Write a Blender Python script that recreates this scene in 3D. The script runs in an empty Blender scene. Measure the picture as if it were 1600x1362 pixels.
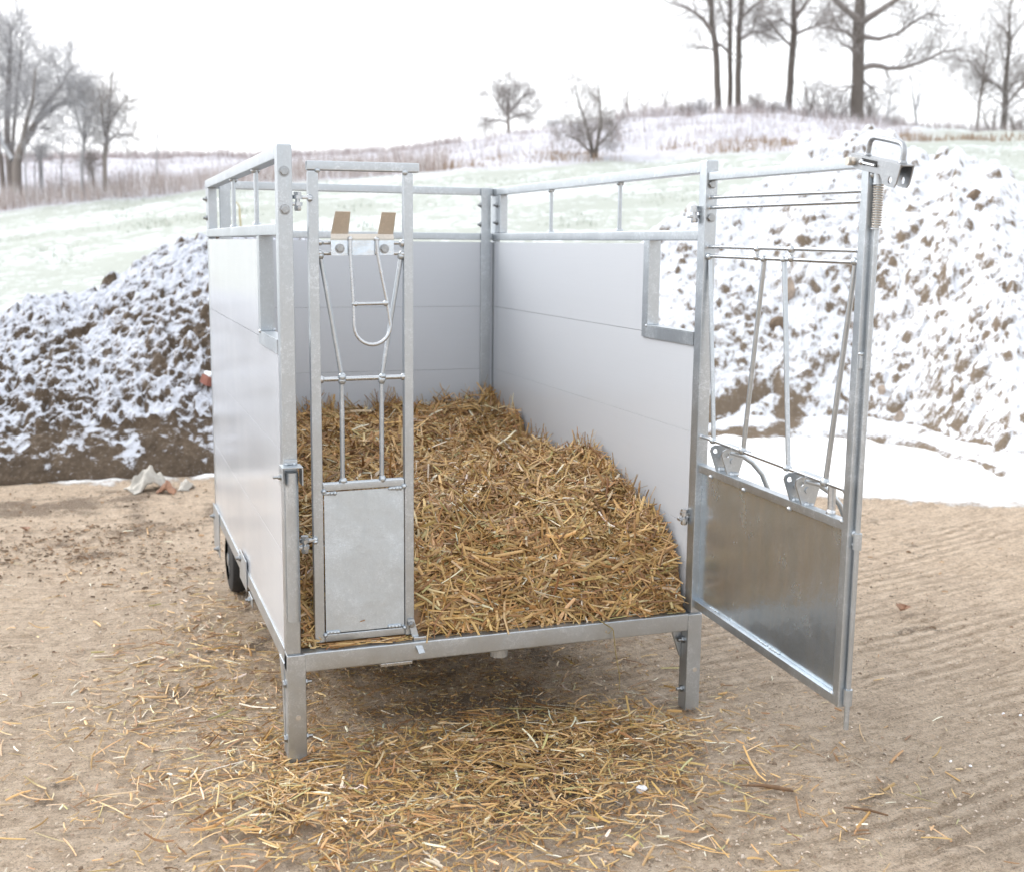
import bpy, bmesh, math, random
import numpy as np
from mathutils import Vector, Matrix

# ------------------------------------------------------------------ camera, sky, sun, exposure
FPX, CX, CY, CZ = 1852.9, -0.5544, -3.7338, 1.7047
YAW, PITCH, ROLL = 0.34131, 0.16009, 0.01084
S = bpy.context.scene
COL = S.collection
_fw = np.array([math.sin(YAW) * math.cos(PITCH), math.cos(YAW) * math.cos(PITCH), -math.sin(PITCH)])
_rt = np.array([math.cos(YAW), -math.sin(YAW), 0.0])
_up = np.cross(_rt, _fw)
CR = math.cos(ROLL) * _rt + math.sin(ROLL) * _up
CU = -math.sin(ROLL) * _rt + math.cos(ROLL) * _up
CAM = np.array([CX, CY, CZ])
FWD = np.array([math.sin(YAW), math.cos(YAW), 0.0])
RGT = np.array([math.cos(YAW), -math.sin(YAW), 0.0])
cd = bpy.data.cameras.new('camera')
cam = bpy.data.objects.new('camera', cd)
COL.objects.link(cam)
cam.matrix_world = Matrix(((CR[0], CU[0], -_fw[0], CX), (CR[1], CU[1], -_fw[1], CY), (CR[2], CU[2], -_fw[2], CZ), (0, 0, 0, 1)))
cd.sensor_width = 36.0
cd.lens = FPX / 1600 * 36.0
cd.clip_start = 0.05
cd.clip_end = 1000
cd.dof.use_dof = True
cd.dof.focus_distance = 3.9
cd.dof.aperture_fstop = 3.3
S.camera = cam

SUN_EL, SUN_AZ = math.radians(38), YAW + math.radians(-62)      # azimuth clockwise from +Y: ahead and to the left of the camera
w = bpy.data.worlds.new("World")
S.world = w
w.use_nodes = True
nt = w.node_tree
bg = nt.nodes['Background']
sky = nt.nodes.new('ShaderNodeTexSky')
sky.sky_type = 'NISHITA'
sky.sun_disc = False
sky.sun_elevation = SUN_EL
sky.sun_rotation = SUN_AZ
sky.air_density = 1.0
sky.dust_density = 6.0
sky.ozone_density = 1.0
hs = nt.nodes.new('ShaderNodeHueSaturation')
hs.inputs['Saturation'].default_value = 0.16
mx = nt.nodes.new('ShaderNodeMix')
mx.data_type = 'RGBA'
mx.inputs[0].default_value = 0.6
mx.inputs[7].default_value = (8.6, 8.8, 9.1, 1)                  # even overcast cloud veil
nt.links.new(sky.outputs[0], hs.inputs['Color'])
nt.links.new(hs.outputs[0], mx.inputs[6])
nt.links.new(mx.outputs[2], bg.inputs[0])
bg.inputs[1].default_value = 0.146

ld = bpy.data.lights.new('sun', 'SUN')
ld.energy = 0.55
ld.angle = math.radians(50)
ld.color = (1.0, 0.95, 0.88)
sun = bpy.data.objects.new('sun', ld)
COL.objects.link(sun)
sd = Vector((math.sin(SUN_AZ) * math.cos(SUN_EL), math.cos(SUN_AZ) * math.cos(SUN_EL), math.sin(SUN_EL)))
sun.rotation_euler = sd.to_track_quat('Z', 'Y').to_euler()
sun.location = (0, 0, 30)
S.view_settings.view_transform = 'Standard'
S.view_settings.look = 'None'
S.view_settings.exposure = 0.86
S.view_settings.gamma = 1.0

rng = np.random.default_rng(7)
random.seed(7)

# ------------------------------------------------------------------ helpers
def at(px, row, D):
    """point seen in pixel (px,row) of the 1600 x 1362 photograph at horizontal forward distance D"""
    d = _fw + (px - 800) / FPX * CR - (row - 681) / FPX * CU
    return CAM + d * (D / (d @ FWD))


def lat(px, row, D):
    p = at(px, row, D) - CAM
    return (p @ RGT) / D


def perlin(x, y, seed=0):
    r = np.random.default_rng(seed)
    n = 256
    ang = r.random((n, n)) * 2 * np.pi
    xi = np.floor(x).astype(int); yi = np.floor(y).astype(int)
    fx = x - xi; fy = y - yi
    u = fx * fx * fx * (fx * (fx * 6 - 15) + 10); v = fy * fy * fy * (fy * (fy * 6 - 15) + 10)
    def g(ix, iy, dx, dy):
        a = ang[ix % n, iy % n]
        return np.cos(a) * dx + np.sin(a) * dy
    a = g(xi, yi, fx, fy); b = g(xi + 1, yi, fx - 1, fy)
    c = g(xi, yi + 1, fx, fy - 1); d = g(xi + 1, yi + 1, fx - 1, fy - 1)
    return ((a + (b - a) * u) * (1 - v) + (c + (d - c) * u) * v) * 1.5


def fbm(x, y, s, octv=4, seed=0, gain=0.5):
    t = 0; a = 1.0
    for k in range(octv):
        t = t + a * perlin(x / s + 17.3 * k, y / s - 9.1 * k, seed + k)
        s *= 0.5; a *= gain
    return t


def smooth(a, b, x):
    t = np.clip((x - a) / (b - a), 0, 1)
    return t * t * (3 - 2 * t)


def link(name, me, mat, parent=None):
    o = bpy.data.objects.new(name, me)
    COL.objects.link(o)
    if mat is not None:
        me.materials.append(mat)
    if parent is not None:
        o.parent = parent
    return o


def tag(o, label=None, cat=None, group=None, kind=None):
    if label: o['label'] = label
    if cat: o['category'] = cat
    if group: o['group'] = group
    if kind: o['kind'] = kind
    return o


def empty(name, loc, label=None, cat=None, group=None):
    o = bpy.data.objects.new(name, None)
    COL.objects.link(o)
    o.location = loc
    o.empty_display_size = 0.2
    return tag(o, label, cat, group)


def mesh_np(name, verts, quads=None, tris=None, attrs=None, smooth_=True):
    me = bpy.data.meshes.new(name)
    verts = np.asarray(verts, dtype=np.float32)
    me.vertices.add(len(verts))
    me.vertices.foreach_set('co', verts.ravel())
    nq = 0 if quads is None else len(quads)
    ntr = 0 if tris is None else len(tris)
    loops = []
    if nq: loops.append(np.asarray(quads).ravel())
    if ntr: loops.append(np.asarray(tris).ravel())
    loops = np.concatenate(loops).astype(np.int32)
    me.loops.add(len(loops))
    me.loops.foreach_set('vertex_index', loops)
    me.polygons.add(nq + ntr)
    st = np.concatenate([np.arange(nq) * 4, nq * 4 + np.arange(ntr) * 3]).astype(np.int32)
    tot = np.concatenate([np.full(nq, 4), np.full(ntr, 3)]).astype(np.int32)
    me.polygons.foreach_set('loop_start', st)
    me.polygons.foreach_set('loop_total', tot)
    if smooth_:
        me.polygons.foreach_set('use_smooth', np.ones(nq + ntr, dtype=bool))
    me.update(calc_edges=True)
    me.validate()
    for k, v in (attrs or {}).items():
        v = np.asarray(v, dtype=np.float32)
        if v.ndim == 1:
            a = me.attributes.new(k, 'FLOAT', 'POINT'); a.data.foreach_set('value', v)
        else:
            a = me.attributes.new(k, 'FLOAT_COLOR', 'POINT')
            a.data.foreach_set('color', np.concatenate([v, np.ones((len(v), 1), np.float32)], 1).astype(np.float32).ravel())
    return me


def grid_quads(nx, ny):
    i, j = np.meshgrid(np.arange(nx - 1), np.arange(ny - 1), indexing='ij')
    a = (i * ny + j).ravel()
    return np.stack([a, a + ny, a + ny + 1, a + 1], 1)


class MB:
    """collects beveled boxes, tubes and plates into one mesh"""
    def __init__(self): self.bm = bmesh.new()

    def box(self, lo, hi, bev=0.003, mat=None):
        lo = Vector(lo); hi = Vector(hi)
        c = (lo + hi) / 2; s = hi - lo
        M = (mat or Matrix()) @ Matrix.Translation(c) @ Matrix.Diagonal((s.x, s.y, s.z, 1))
        r = bmesh.ops.create_cube(self.bm, size=1.0, matrix=M)
        if bev:
            es = list({e for v in r['verts'] for e in v.link_edges})
            bmesh.ops.bevel(self.bm, geom=es, offset=bev, segments=2, profile=0.5, affect='EDGES')
        return self

    def bar(self, p, q, wd, ht, up=(0, 0, 1), bev=0.003):
        p = Vector(p); q = Vector(q); d = q - p; L = d.length; d.normalize()
        up = Vector(up); x = d.cross(up).normalized(); z = x.cross(d).normalized()
        M = Matrix(((x.x, d.x, z.x, p.x), (x.y, d.y, z.y, p.y), (x.z, d.z, z.z, p.z), (0, 0, 0, 1)))
        return self.box((-wd / 2, 0, -ht / 2), (wd / 2, L, ht / 2), bev, M)

    def tube(self, pts, r, n=10, closed=False, caps=True):
        pts = [Vector(p) for p in pts]
        rs = r if isinstance(r, (list, tuple)) else [r] * len(pts)
        rings = []; prev = None; m = len(pts)
        for i, p in enumerate(pts):
            if closed: t = pts[(i + 1) % m] - pts[i - 1]
            else: t = pts[min(i + 1, m - 1)] - pts[max(i - 1, 0)]
            t.normalize()
            if prev is None:
                a = Vector((0, 0, 1)) if abs(t.z) < 0.9 else Vector((1, 0, 0))
                x = t.cross(a).normalized()
            else:
                x = (prev - t * prev.dot(t)).normalized()
            prev = x; y = t.cross(x)
            rings.append([self.bm.verts.new(p + (x * math.cos(k * 2 * math.pi / n) + y * math.sin(k * 2 * math.pi / n)) * rs[i]) for k in range(n)])
        seq = list(zip(rings[:-1], rings[1:]))
        if closed: seq.append((rings[-1], rings[0]))
        for A, B in seq:
            for k in range(n):
                self.bm.faces.new((A[k], A[(k + 1) % n], B[(k + 1) % n], B[k]))
        if caps and not closed:
            self.bm.faces.new(rings[0][::-1]); self.bm.faces.new(rings[-1])
        return self

    def hexbolt(self, p, axis, r=0.011, h=0.008, shank=0.0, nut=True):
        p = Vector(p); a = Vector(axis).normalized()
        self.tube([p, p + a * 0.002], r * 1.25, 14)
        self.tube([p + a * 0.002, p + a * (h - 0.0015), p + a * h], [r, r, r * 0.85], 6)
        if shank: self.tube([p + a * h, p + a * (h + shank)], r * 0.55, 10)
        return self

    def weld(self, p, r=0.009):
        rr = random.Random(int(abs(p[0]) * 9173 + abs(p[2]) * 7919 + abs(p[1]) * 313))
        bmesh.ops.create_icosphere(self.bm, subdivisions=2, radius=r, matrix=Matrix.Translation(p) @ Matrix.Diagonal((1 + rr.random() * .3, 1 + rr.random() * .3, .8 + rr.random() * .5, 1)))
        return self

    def plate(self, poly, nrm, th, origin=None, holes=()):
        """flat polygon (3-D points in order) extruded by th along nrm, with round holes (3-D centre, radius)"""
        nv = Vector(nrm).normalized()
        outer = [self.bm.verts.new(Vector(p)) for p in poly]
        es = [self.bm.edges.new((outer[i], outer[(i + 1) % len(outer)])) for i in range(len(outer))]
        for c, rad in holes:
            c = Vector(c); a = Vector((0, 0, 1)) if abs(nv.z) < 0.9 else Vector((1, 0, 0))
            x = nv.cross(a).normalized(); y = nv.cross(x)
            hv = [self.bm.verts.new(c + (x * math.cos(k * math.pi / 6) + y * math.sin(k * math.pi / 6)) * rad) for k in range(12)]
            es += [self.bm.edges.new((hv[i], hv[(i + 1) % 12])) for i in range(12)]
        f = bmesh.ops.triangle_fill(self.bm, use_beauty=True, use_dissolve=False, edges=es)
        fs = [g for g in f['geom'] if isinstance(g, bmesh.types.BMFace)]
        ex = bmesh.ops.extrude_face_region(self.bm, geom=fs)
        vs = [g for g in ex['geom'] if isinstance(g, bmesh.types.BMVert)]
        bmesh.ops.translate(self.bm, vec=nv * th, verts=vs)
        return self

    def build(self, name, mat, parent=None, off=(0, 0, 0), angle=38):
        bmesh.ops.recalc_face_normals(self.bm, faces=self.bm.faces[:])
        bmesh.ops.translate(self.bm, vec=Vector(off), verts=self.bm.verts[:])
        me = bpy.data.meshes.new(name)
        self.bm.to_mesh(me); self.bm.free()
        me.polygons.foreach_set('use_smooth', np.ones(len(me.polygons), dtype=bool))
        me.set_sharp_from_angle(angle=math.radians(angle))
        o = link(name, me, mat, parent)
        m = o.modifiers.new('wn', 'WEIGHTED_NORMAL'); m.keep_sharp = True
        return o


# ------------------------------------------------------------------ materials
class NT:
    def __init__(self, name):
        self.m = bpy.data.materials.new(name)
        self.m.use_nodes = True
        self.t = self.m.node_tree
        self.b = self.t.nodes['Principled BSDF']
        self.tc = self.t.nodes.new('ShaderNodeTexCoord')

    def n(self, typ, **kw):
        x = self.t.nodes.new(typ)
        for k, v in kw.items(): setattr(x, k, v)
        return x

    def l(self, a, b): self.t.links.new(a, b)

    def mapping(self, scale=(1, 1, 1), rot=(0, 0, 0)):
        mp = self.n('ShaderNodeMapping')
        mp.inputs['Scale'].default_value = scale; mp.inputs['Rotation'].default_value = rot
        self.l(self.tc.outputs['Object'], mp.inputs[0])
        return mp.outputs[0]

    def noise(self, scale, detail=4, rough=0.55, vec=None, dist=0.0):
        x = self.n('ShaderNodeTexNoise')
        x.inputs['Scale'].default_value = scale; x.inputs['Detail'].default_value = detail
        x.inputs['Roughness'].default_value = rough; x.inputs['Distortion'].default_value = dist
        self.l(vec if vec is not None else self.tc.outputs['Object'], x.inputs['Vector'])
        return x.outputs[0]

    def vor(self, scale, vec=None, out='Color', feature='F1'):
        x = self.n('ShaderNodeTexVoronoi', feature=feature)
        x.inputs['Scale'].default_value = scale
        self.l(vec if vec is not None else self.tc.outputs['Object'], x.inputs['Vector'])
        return x.outputs[out]

    def ramp(self, fac, stops):
        r = self.n('ShaderNodeValToRGB')
        while len(r.color_ramp.elements) < len(stops): r.color_ramp.elements.new(0.5)
        for e, (p, c) in zip(r.color_ramp.elements, stops):
            e.position = p; e.color = (*c, 1) if not isinstance(c, (int, float)) else (c, c, c, 1)
        self.l(fac, r.inputs[0])
        return r.outputs[0]

    def mix(self, fac, a, b, mode='MIX'):
        m = self.n('ShaderNodeMix', data_type='RGBA', blend_type=mode)
        for s, v in ((m.inputs[0], fac), (m.inputs[6], a), (m.inputs[7], b)):
            if isinstance(v, (int, float)): s.default_value = v
            elif isinstance(v, tuple): s.default_value = (*v, 1)
            else: self.l(v, s)
        return m.outputs[2]

    def math(self, op, a, b=0.0, c=0.0):
        m = self.n('ShaderNodeMath', operation=op)
        for s, v in zip(m.inputs, (a, b, c)):
            if isinstance(v, (int, float)): s.default_value = v
            else: self.l(v, s)
        return m.outputs[0]

    def attr(self, name, out='Fac'):
        a = self.n('ShaderNodeAttribute'); a.attribute_name = name
        return a.outputs[out]

    def bump(self, h, strength=0.3, dist=0.01):
        b = self.n('ShaderNodeBump')
        b.inputs['Strength'].default_value = strength; b.inputs['Distance'].default_value = dist
        self.l(h, b.inputs['Height']); self.l(b.outputs[0], self.b.inputs['Normal'])

    def set(self, **kw):
        names = dict(color='Base Color', rough='Roughness', metal='Metallic', spec='Specular IOR Level', coat='Coat Weight', coatr='Coat Roughness', sheen='Sheen Weight')
        for k, v in kw.items():
            s = self.b.inputs[names[k]]
            if isinstance(v, tuple): s.default_value = (*v, 1)
            elif isinstance(v, (int, float)): s.default_value = v
            else: self.l(v, s)
        return self


def galv(name, tint=(1, 1, 1), rough=(0.30, 0.46), lo=0.50, hi=0.72, metal=0.90, streak=False, wave=0.0):
    M = NT(name)
    sp = M.vor(240, out='Color')
    bw = M.n('ShaderNodeRGBToBW'); M.l(sp, bw.inputs[0])
    n1 = M.noise(9, 5, 0.6); n2 = M.noise(60, 4, 0.65); n3 = M.noise(2.6, 3)
    v = M.math('MULTIPLY_ADD', bw.outputs[0], 0.20, M.math('MULTIPLY_ADD', n1, 0.55, M.math('MULTIPLY', n2, 0.42)))
    c = M.ramp(v, [(0.38, (lo * .92 * tint[0], lo * .935 * tint[1], lo * .95 * tint[2])), (0.62, (lo * tint[0], lo * 1.015 * tint[1], lo * 1.03 * tint[2])), (0.86, (hi * tint[0], hi * tint[1], hi * 1.015 * tint[2]))])
    # dull grey-blue oxide runs and a few dark specks
    ox = M.ramp(M.noise(5, 6, 0.7, M.mapping((6, 6, 1.2))), [(0.56, 0.0), (0.66, 1.0)])
    c = M.mix(M.math('MULTIPLY', ox, 0.22), c, (0.50 * tint[0], 0.54 * tint[1], 0.57 * tint[2]))
    spk = M.ramp(M.noise(230, 2, 0.5), [(0.24, 1.0), (0.29, 0.0)])
    c = M.mix(M.math('MULTIPLY', spk, 0.4), c, (0.16, 0.16, 0.16))
    if streak:
        st = M.ramp(M.noise(30, 3, 0.6, M.mapping((1, 1, 0.12), (0.75, 0.5, 0))), [(0.42, 0.0), (0.75, 1.0)])
        c = M.mix(M.math('MULTIPLY', st, 0.35), c, (hi, hi, hi))
    r = M.ramp(M.math('MULTIPLY_ADD', n1, 0.7, M.math('MULTIPLY', n3, 0.4)), [(0.35, rough[0]), (0.75, rough[1])])
    M.set(color=c, rough=r, metal=metal)
    M.bump(M.math('ADD', M.math('ADD', n2, M.math('MULTIPLY', n1, 2.0)), M.math('MULTIPLY', M.noise(5, 3, 0.5), 14.0 * wave)), 0.10, 0.004)
    return M.m


GALV = galv('galvanised_steel', (0.94, 1.0, 1.05))
LEVER = galv('lever_steel', (0.97, 1.0, 1.04), (0.34, 0.46), 0.34, 0.48, 0.9)
SHEET_MATT = galv('matt_galvanised_sheet', (0.90, 1.0, 1.09), (0.34, 0.46), 0.64, 0.80, 0.80, False, 1.0)
SHEET = galv('galvanised_sheet', (0.88, 1.0, 1.12), (0.18, 0.30), 0.68, 0.82, 0.92, True, 1.0)
ZINC = galv('bright_zinc', (0.97, 1, 1.03), (0.22, 0.34), 0.52, 0.68, 0.95)
BOLT = galv('bolt_zinc', (0.97, 1, 1.02), (0.24, 0.36), 0.34, 0.50, 0.95)
DARKST = galv('dull_steel', (0.86, 0.79, 0.70), (0.42, 0.55), 0.66, 0.80, 0.80)  # brown tint paints the ground's reflection in the tilted bracket ears


def panel_mat():
    M = NT('white_plastic_panel')
    ln = M.noise(3.0, 3, 0.6, M.mapping((1.5, 0.5, 60)))
    bl = M.noise(1.6, 3, 0.5)
    c = M.mix(M.math('MULTIPLY', ln, 0.5), (0.53, 0.56, 0.605), (0.49, 0.52, 0.565))
    dirt = M.ramp(M.noise(14, 5, 0.7), [(0.62, 0.0), (0.8, 1.0)])
    c = M.mix(M.math('MULTIPLY', dirt, 0.15), c, (0.45, 0.42, 0.38))
    r = M.ramp(bl, [(0.3, 0.09), (0.7, 0.20)])
    M.set(color=c, rough=r, spec=0.55)
    M.bump(M.math('ADD', ln, M.math('MULTIPLY', M.noise(2.2, 2), 3.0)), 0.05, 0.006)
    return M.m


PANEL = panel_mat()


def straw_mat(name='straw'):
    M = NT(name)
    a = M.attr('Col', 'Color')
    n = M.noise(160, 3, 0.6)
    c = M.mix(M.math('MULTIPLY', M.ramp(n, [(0.35, 0.0), (0.7, 1.0)]), 0.35), a, (0.30, 0.17, 0.07))
    M.set(color=c, rough=0.42, spec=0.5)
    M.b.inputs['Subsurface Weight'].default_value = 0.0
    return M.m


STRAW = straw_mat()


def concrete_mat():
    M = NT('muddy_concrete')
    snow = M.attr('snow'); dirt = M.attr('dirt'); groove = M.attr('groove')
    f = M.noise(45, 6, 0.7); f2 = M.noise(7, 5, 0.65); f3 = M.noise(180, 3, 0.6); f4 = M.noise(1.3, 4, 0.6)
    c = M.ramp(M.math('MULTIPLY_ADD', f2, 0.45, M.math('MULTIPLY', f, 0.55)), [(0.36, (0.36, 0.275, 0.20)), (0.48, (0.53, 0.43, 0.33)), (0.62, (0.70, 0.595, 0.475))])
    c = M.mix(M.ramp(f4, [(0.40, 0.0), (0.66, 0.35)]), c, (0.58, 0.47, 0.35))
    mott = M.noise(22, 8, 0.78)
    c = M.mix(M.ramp(mott, [(0.38, 0.6), (0.48, 0.0)]), c, (0.27, 0.195, 0.135))
    c = M.mix(M.ramp(mott, [(0.53, 0.0), (0.62, 0.8)]), c, (0.70, 0.60, 0.50))
    gm = M.n('ShaderNodeMapping'); gm.inputs['Scale'].default_value = (4.0, 40.0, 1.0); M.l(M.attr('rake', 'Vector'), gm.inputs[0])
    st1 = M.noise(1.0, 6, 0.72, gm.outputs[0])
    gm2 = M.n('ShaderNodeMapping'); gm2.inputs['Scale'].default_value = (14.0, 60.0, 1.0); M.l(M.attr('rake', 'Vector'), gm2.inputs[0])
    st2 = M.noise(1.0, 5, 0.75, gm2.outputs[0])
    rk = M.attr('raked')
    c = M.mix(M.math('MULTIPLY', rk, M.ramp(st1, [(0.36, 0.7), (0.47, 0.0)])), c, (0.245, 0.175, 0.115))
    c = M.mix(M.math('MULTIPLY', rk, M.ramp(st1, [(0.51, 0.0), (0.63, 0.85)])), c, (0.72, 0.615, 0.50))
    c = M.mix(M.math('MULTIPLY', rk, M.ramp(st2, [(0.36, 0.55), (0.46, 0.0)])), c, (0.20, 0.145, 0.10))
    g = M.ramp(M.math('ADD', groove, M.math('MULTIPLY', M.math('SUBTRACT', f, 0.5), 0.9)), [(0.40, 0.0), (0.80, 1.0)])
    c = M.mix(M.math('MULTIPLY', g, 0.34), c, (0.22, 0.158, 0.105))  # dirt in the grooves, darkened further to paint their weak shading
    top = M.ramp(M.math('ADD', M.attr('crest'), M.math('MULTIPLY', M.math('SUBTRACT', mott, 0.5), 1.4)), [(0.55, 0.0), (0.95, 1.0)])
    c = M.mix(M.math('MULTIPLY', top, 0.5), c, (0.72, 0.615, 0.50))  # dry ridge tops, lightened further for relief the shading lacks
    d = M.ramp(M.math('MULTIPLY_ADD', f, 0.75, dirt), [(0.88, 0.0), (1.22, 1.0)])
    c = M.mix(M.math('MULTIPLY', d, .85), c, M.ramp(f3, [(0.3, (0.075, 0.052, 0.036)), (0.7, (0.165, 0.118, 0.08))]))
    pale = M.ramp(M.math('MULTIPLY', f3, f), [(0.34, 0.0), (0.44, 1.0)])
    c = M.mix(M.math('MULTIPLY', pale, 0.6), c, (0.62, 0.56, 0.50))
    peb = M.ramp(f3, [(0.28, 1.0), (0.36, 0.0)])
    c = M.mix(M.math('MULTIPLY', peb, 0.35), c, (0.15, 0.11, 0.08))
    stn = M.noise(2.2, 8, 0.72)
    c = M.mix(M.ramp(stn, [(0.36, 0.4), (0.46, 0.0)]), c, (0.32, 0.245, 0.18))
    gr2 = M.noise(150, 6, 0.85)
    c = M.mix(M.ramp(gr2, [(0.38, 0.6), (0.46, 0.0)]), c, (0.24, 0.175, 0.125))
    c = M.mix(M.ramp(gr2, [(0.54, 0.0), (0.63, 0.75)]), c, (0.76, 0.67, 0.56))
    gr = M.noise(75, 5, 0.8)
    c = M.mix(M.ramp(gr, [(0.37, 0.7), (0.45, 0.0)]), c, (0.20, 0.15, 0.11))
    c = M.mix(M.ramp(gr, [(0.58, 0.0), (0.66, 0.8)]), c, (0.78, 0.69, 0.58))
    c = M.mix(1.0, c, (1.42, 1.37, 1.32), 'MULTIPLY')
    sn = M.ramp(M.math('MULTIPLY_ADD', M.math('SUBTRACT', f2, 0.5), 0.7, M.math('MULTIPLY_ADD', M.math('SUBTRACT', f, 0.5), 0.7, snow)), [(0.38, 0.0), (0.52, 0.7), (0.75, 1.0)])
    c = M.mix(sn, c, (0.92, 0.93, 0.945))
    M.set(color=c, rough=0.82, spec=0.3)
    hgt = M.math('MULTIPLY_ADD', M.math('ADD', f, M.math('MULTIPLY', st1, 1.1)), 0.6, M.math('MULTIPLY_ADD', mott, 1.6, M.math('MULTIPLY', gr2, 0.9)))
    M.bump(M.math('MULTIPLY', hgt, M.math('SUBTRACT', 1.0, M.math('MULTIPLY', sn, 0.8))), 1.0, 0.03)
    return M.m


def heap_mat():
    M = NT('snowy_soil')
    s = M.attr('snow')
    f = M.noise(30, 5, 0.7); f2 = M.noise(5, 4, 0.6); f3 = M.noise(90, 3, 0.6)
    soil = M.ramp(M.math('MULTIPLY_ADD', f, 0.6, M.math('MULTIPLY', f2, 0.4)), [(0.35, (0.042, 0.029, 0.019)), (0.5, (0.082, 0.059, 0.040)), (0.68, (0.155, 0.115, 0.080))])
    soil = M.mix(M.math('MULTIPLY', M.attr('heap_tone'), 0.5), soil, (0.27, 0.215, 0.16))
    f4 = M.noise(170, 3, 0.6)
    v = M.math('MULTIPLY_ADD', M.math('SUBTRACT', f, 0.5), 1.5, M.math('MULTIPLY_ADD', M.math('SUBTRACT', f3, 0.5), 1.3, M.math('MULTIPLY_ADD', M.math('SUBTRACT', f4, 0.5), 0.6, s)))
    fac = M.ramp(v, [(0.26, 0.0), (0.50, 0.66), (0.85, 1.0)])
    white = M.mix(M.attr('heap_tone'), (0.56, 0.59, 0.66), (0.735, 0.765, 0.82))  # left heap: thin dirty snow, its bluish shade mixed into the colour
    c = M.mix(fac, soil, white)
    M.set(color=c, rough=0.8, spec=0.25)
    M.bump(M.math('ADD', f, f3), 0.5, 0.03)
    return M.m


def field_mat():
    M = NT('snowy_field')
    z = M.attr('zone')
    fine = M.noise(3.2, 7, 0.75); big = M.noise(0.22, 4, 0.55, M.mapping((0.5, 1.4, 1), (0, 0, -YAW))); mid = M.noise(1.1, 5, 0.65)
    v = M.math('MULTIPLY_ADD', fine, 1.0, M.math('MULTIPLY_ADD', big, 0.62, M.math('MULTIPLY', mid, 0.4)))
    g = M.ramp(v, [(0.90, 0.0), (1.16, 0.92)])
    grass = M.mix(fine, (0.30, 0.32, 0.27), (0.44, 0.47, 0.435))
    c1 = M.mix(g, (0.67, 0.71, 0.725), grass)
    h = M.ramp(M.math('MULTIPLY_ADD', fine, 0.5, M.math('MULTIPLY', mid, 0.6)), [(0.48, 0.0), (0.78, 0.75)])
    c2 = M.mix(h, (0.57, 0.58, 0.64), (0.34, 0.30, 0.29))
    M.set(color=M.mix(z, c1, c2), rough=0.85, spec=0.2)
    M.bump(fine, 0.6, 0.15)
    return M.m


def bark_mat(name, c0, c1, snow=0.55, thr=(0.25, 0.6)):
    M = NT(name)
    n = M.noise(3, 5, 0.7, M.mapping((3, 3, 0.7)))
    c = M.mix(n, c0, c1)
    g = M.n('ShaderNodeNewGeometry'); sx = M.n('ShaderNodeSeparateXYZ'); M.l(g.outputs['Normal'], sx.inputs[0])
    s = M.math('MULTIPLY', M.ramp(sx.outputs[2], [(thr[0], 0.0), (thr[1], 1.0)]), M.ramp(M.noise(1.2, 3), [(0.35, 0.2), (0.6, 1.0)]))
    c = M.mix(M.math('MULTIPLY', s, snow), c, (0.8, 0.83, 0.88))
    M.set(color=c, rough=0.9, spec=0.2)
    return M.m


CONCRETE, HEAP, FIELD = concrete_mat(), heap_mat(), field_mat()
BARK = bark_mat('dark_bark', (0.10, 0.088, 0.078), (0.20, 0.175, 0.155), 0.85)
TWIG = bark_mat('twig_bark', (0.19, 0.165, 0.15), (0.33, 0.295, 0.27), 0.7, (0.3, 0.7))
FROST = bark_mat('frosted_bark', (0.27, 0.26, 0.26), (0.45, 0.44, 0.45), 0.6, (0.0, 0.5))


def plain(name, color, rough=0.7, var=0.3, scale=20, metal=0.0, bump=0.2):
    M = NT(name)
    n = M.noise(scale, 5, 0.65)
    c = M.mix(M.ramp(n, [(0.3, 0.0), (0.7, 1.0)]), tuple(x * (1 - var) for x in color), tuple(min(1, x * (1 + var)) for x in color))
    M.set(color=c, rough=rough, metal=metal)
    M.bump(n, bump, 0.01)
    return M.m


RUBBER = plain('tyre_rubber', (0.022, 0.022, 0.023), 0.75, 0.3, 60)
WOOD = plain('deck_board', (0.10, 0.07, 0.045), 0.8)


# ------------------------------------------------------------------ ground: concrete yard with a snow edge
EDGE = np.array([(-30, 7.0), (-6, 5.7), (-1.3, 5.10), (0.2, 4.92), (2.2, 4.05), (4.3, 2.93), (5.26, 2.43), (9, 0.6), (30, -8)])


def edge_y(x): return np.interp(x, EDGE[:, 0], EDGE[:, 1])


def axis(segs):
    out = []
    for a, b, st in segs:
        out.append(np.arange(a, b - 1e-6, st))
    out.append(np.array([segs[-1][1]]))
    return np.concatenate(out)


gx = axis([(-40, -8, 2.0), (-8, -2.4, .12), (-2.4, 4.6, .0145), (4.6, 9, .07), (9, 41, 2.0)])
gy = axis([(-40, -8, 2.0), (-8, -1.4, .12), (-1.4, 4.0, .0145), (4.0, 6.6, .045), (6.6, 10, .2)])
X, Y = np.meshgrid(gx, gy, indexing='ij')
warp = 0.030 * fbm(X, Y, 1.6, 2, 11) + 0.005 * fbm(X, Y, 0.10, 2, 12)
ph = (Y - 0.05 * (X - 0.75) ** 2 * np.where(X > 4.5, 0, 1) - 0.1 * 3.75 * np.clip(X - 4.5, 0, None) + warp) / 0.082
ridge = 0.5 + 0.5 * np.sin(2 * np.pi * ph)
brk = smooth(-0.35, 0.45, fbm(X * 0.45, Y * 1.6, 0.55, 4, 21))
gstr = (0.35 + 0.65 * smooth(0.6, 1.6, X - 0.15 * (Y + .5)) + 0.35 * smooth(-0.1, -1.0, X) * smooth(0.6, 1.8, Y)) * (0.40 + 0.60 * brk)
gstr = np.clip(gstr, 0, 1.1) * smooth(5.2, 3.6, Y)
sdist = Y - edge_y(X)
snow = np.clip(smooth(-0.22, 0.28, sdist + 0.16 * fbm(X, Y, 0.8, 4, 31) + 0.10 * fbm(X, Y, 0.16, 3, 32)), 0, 1)
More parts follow.
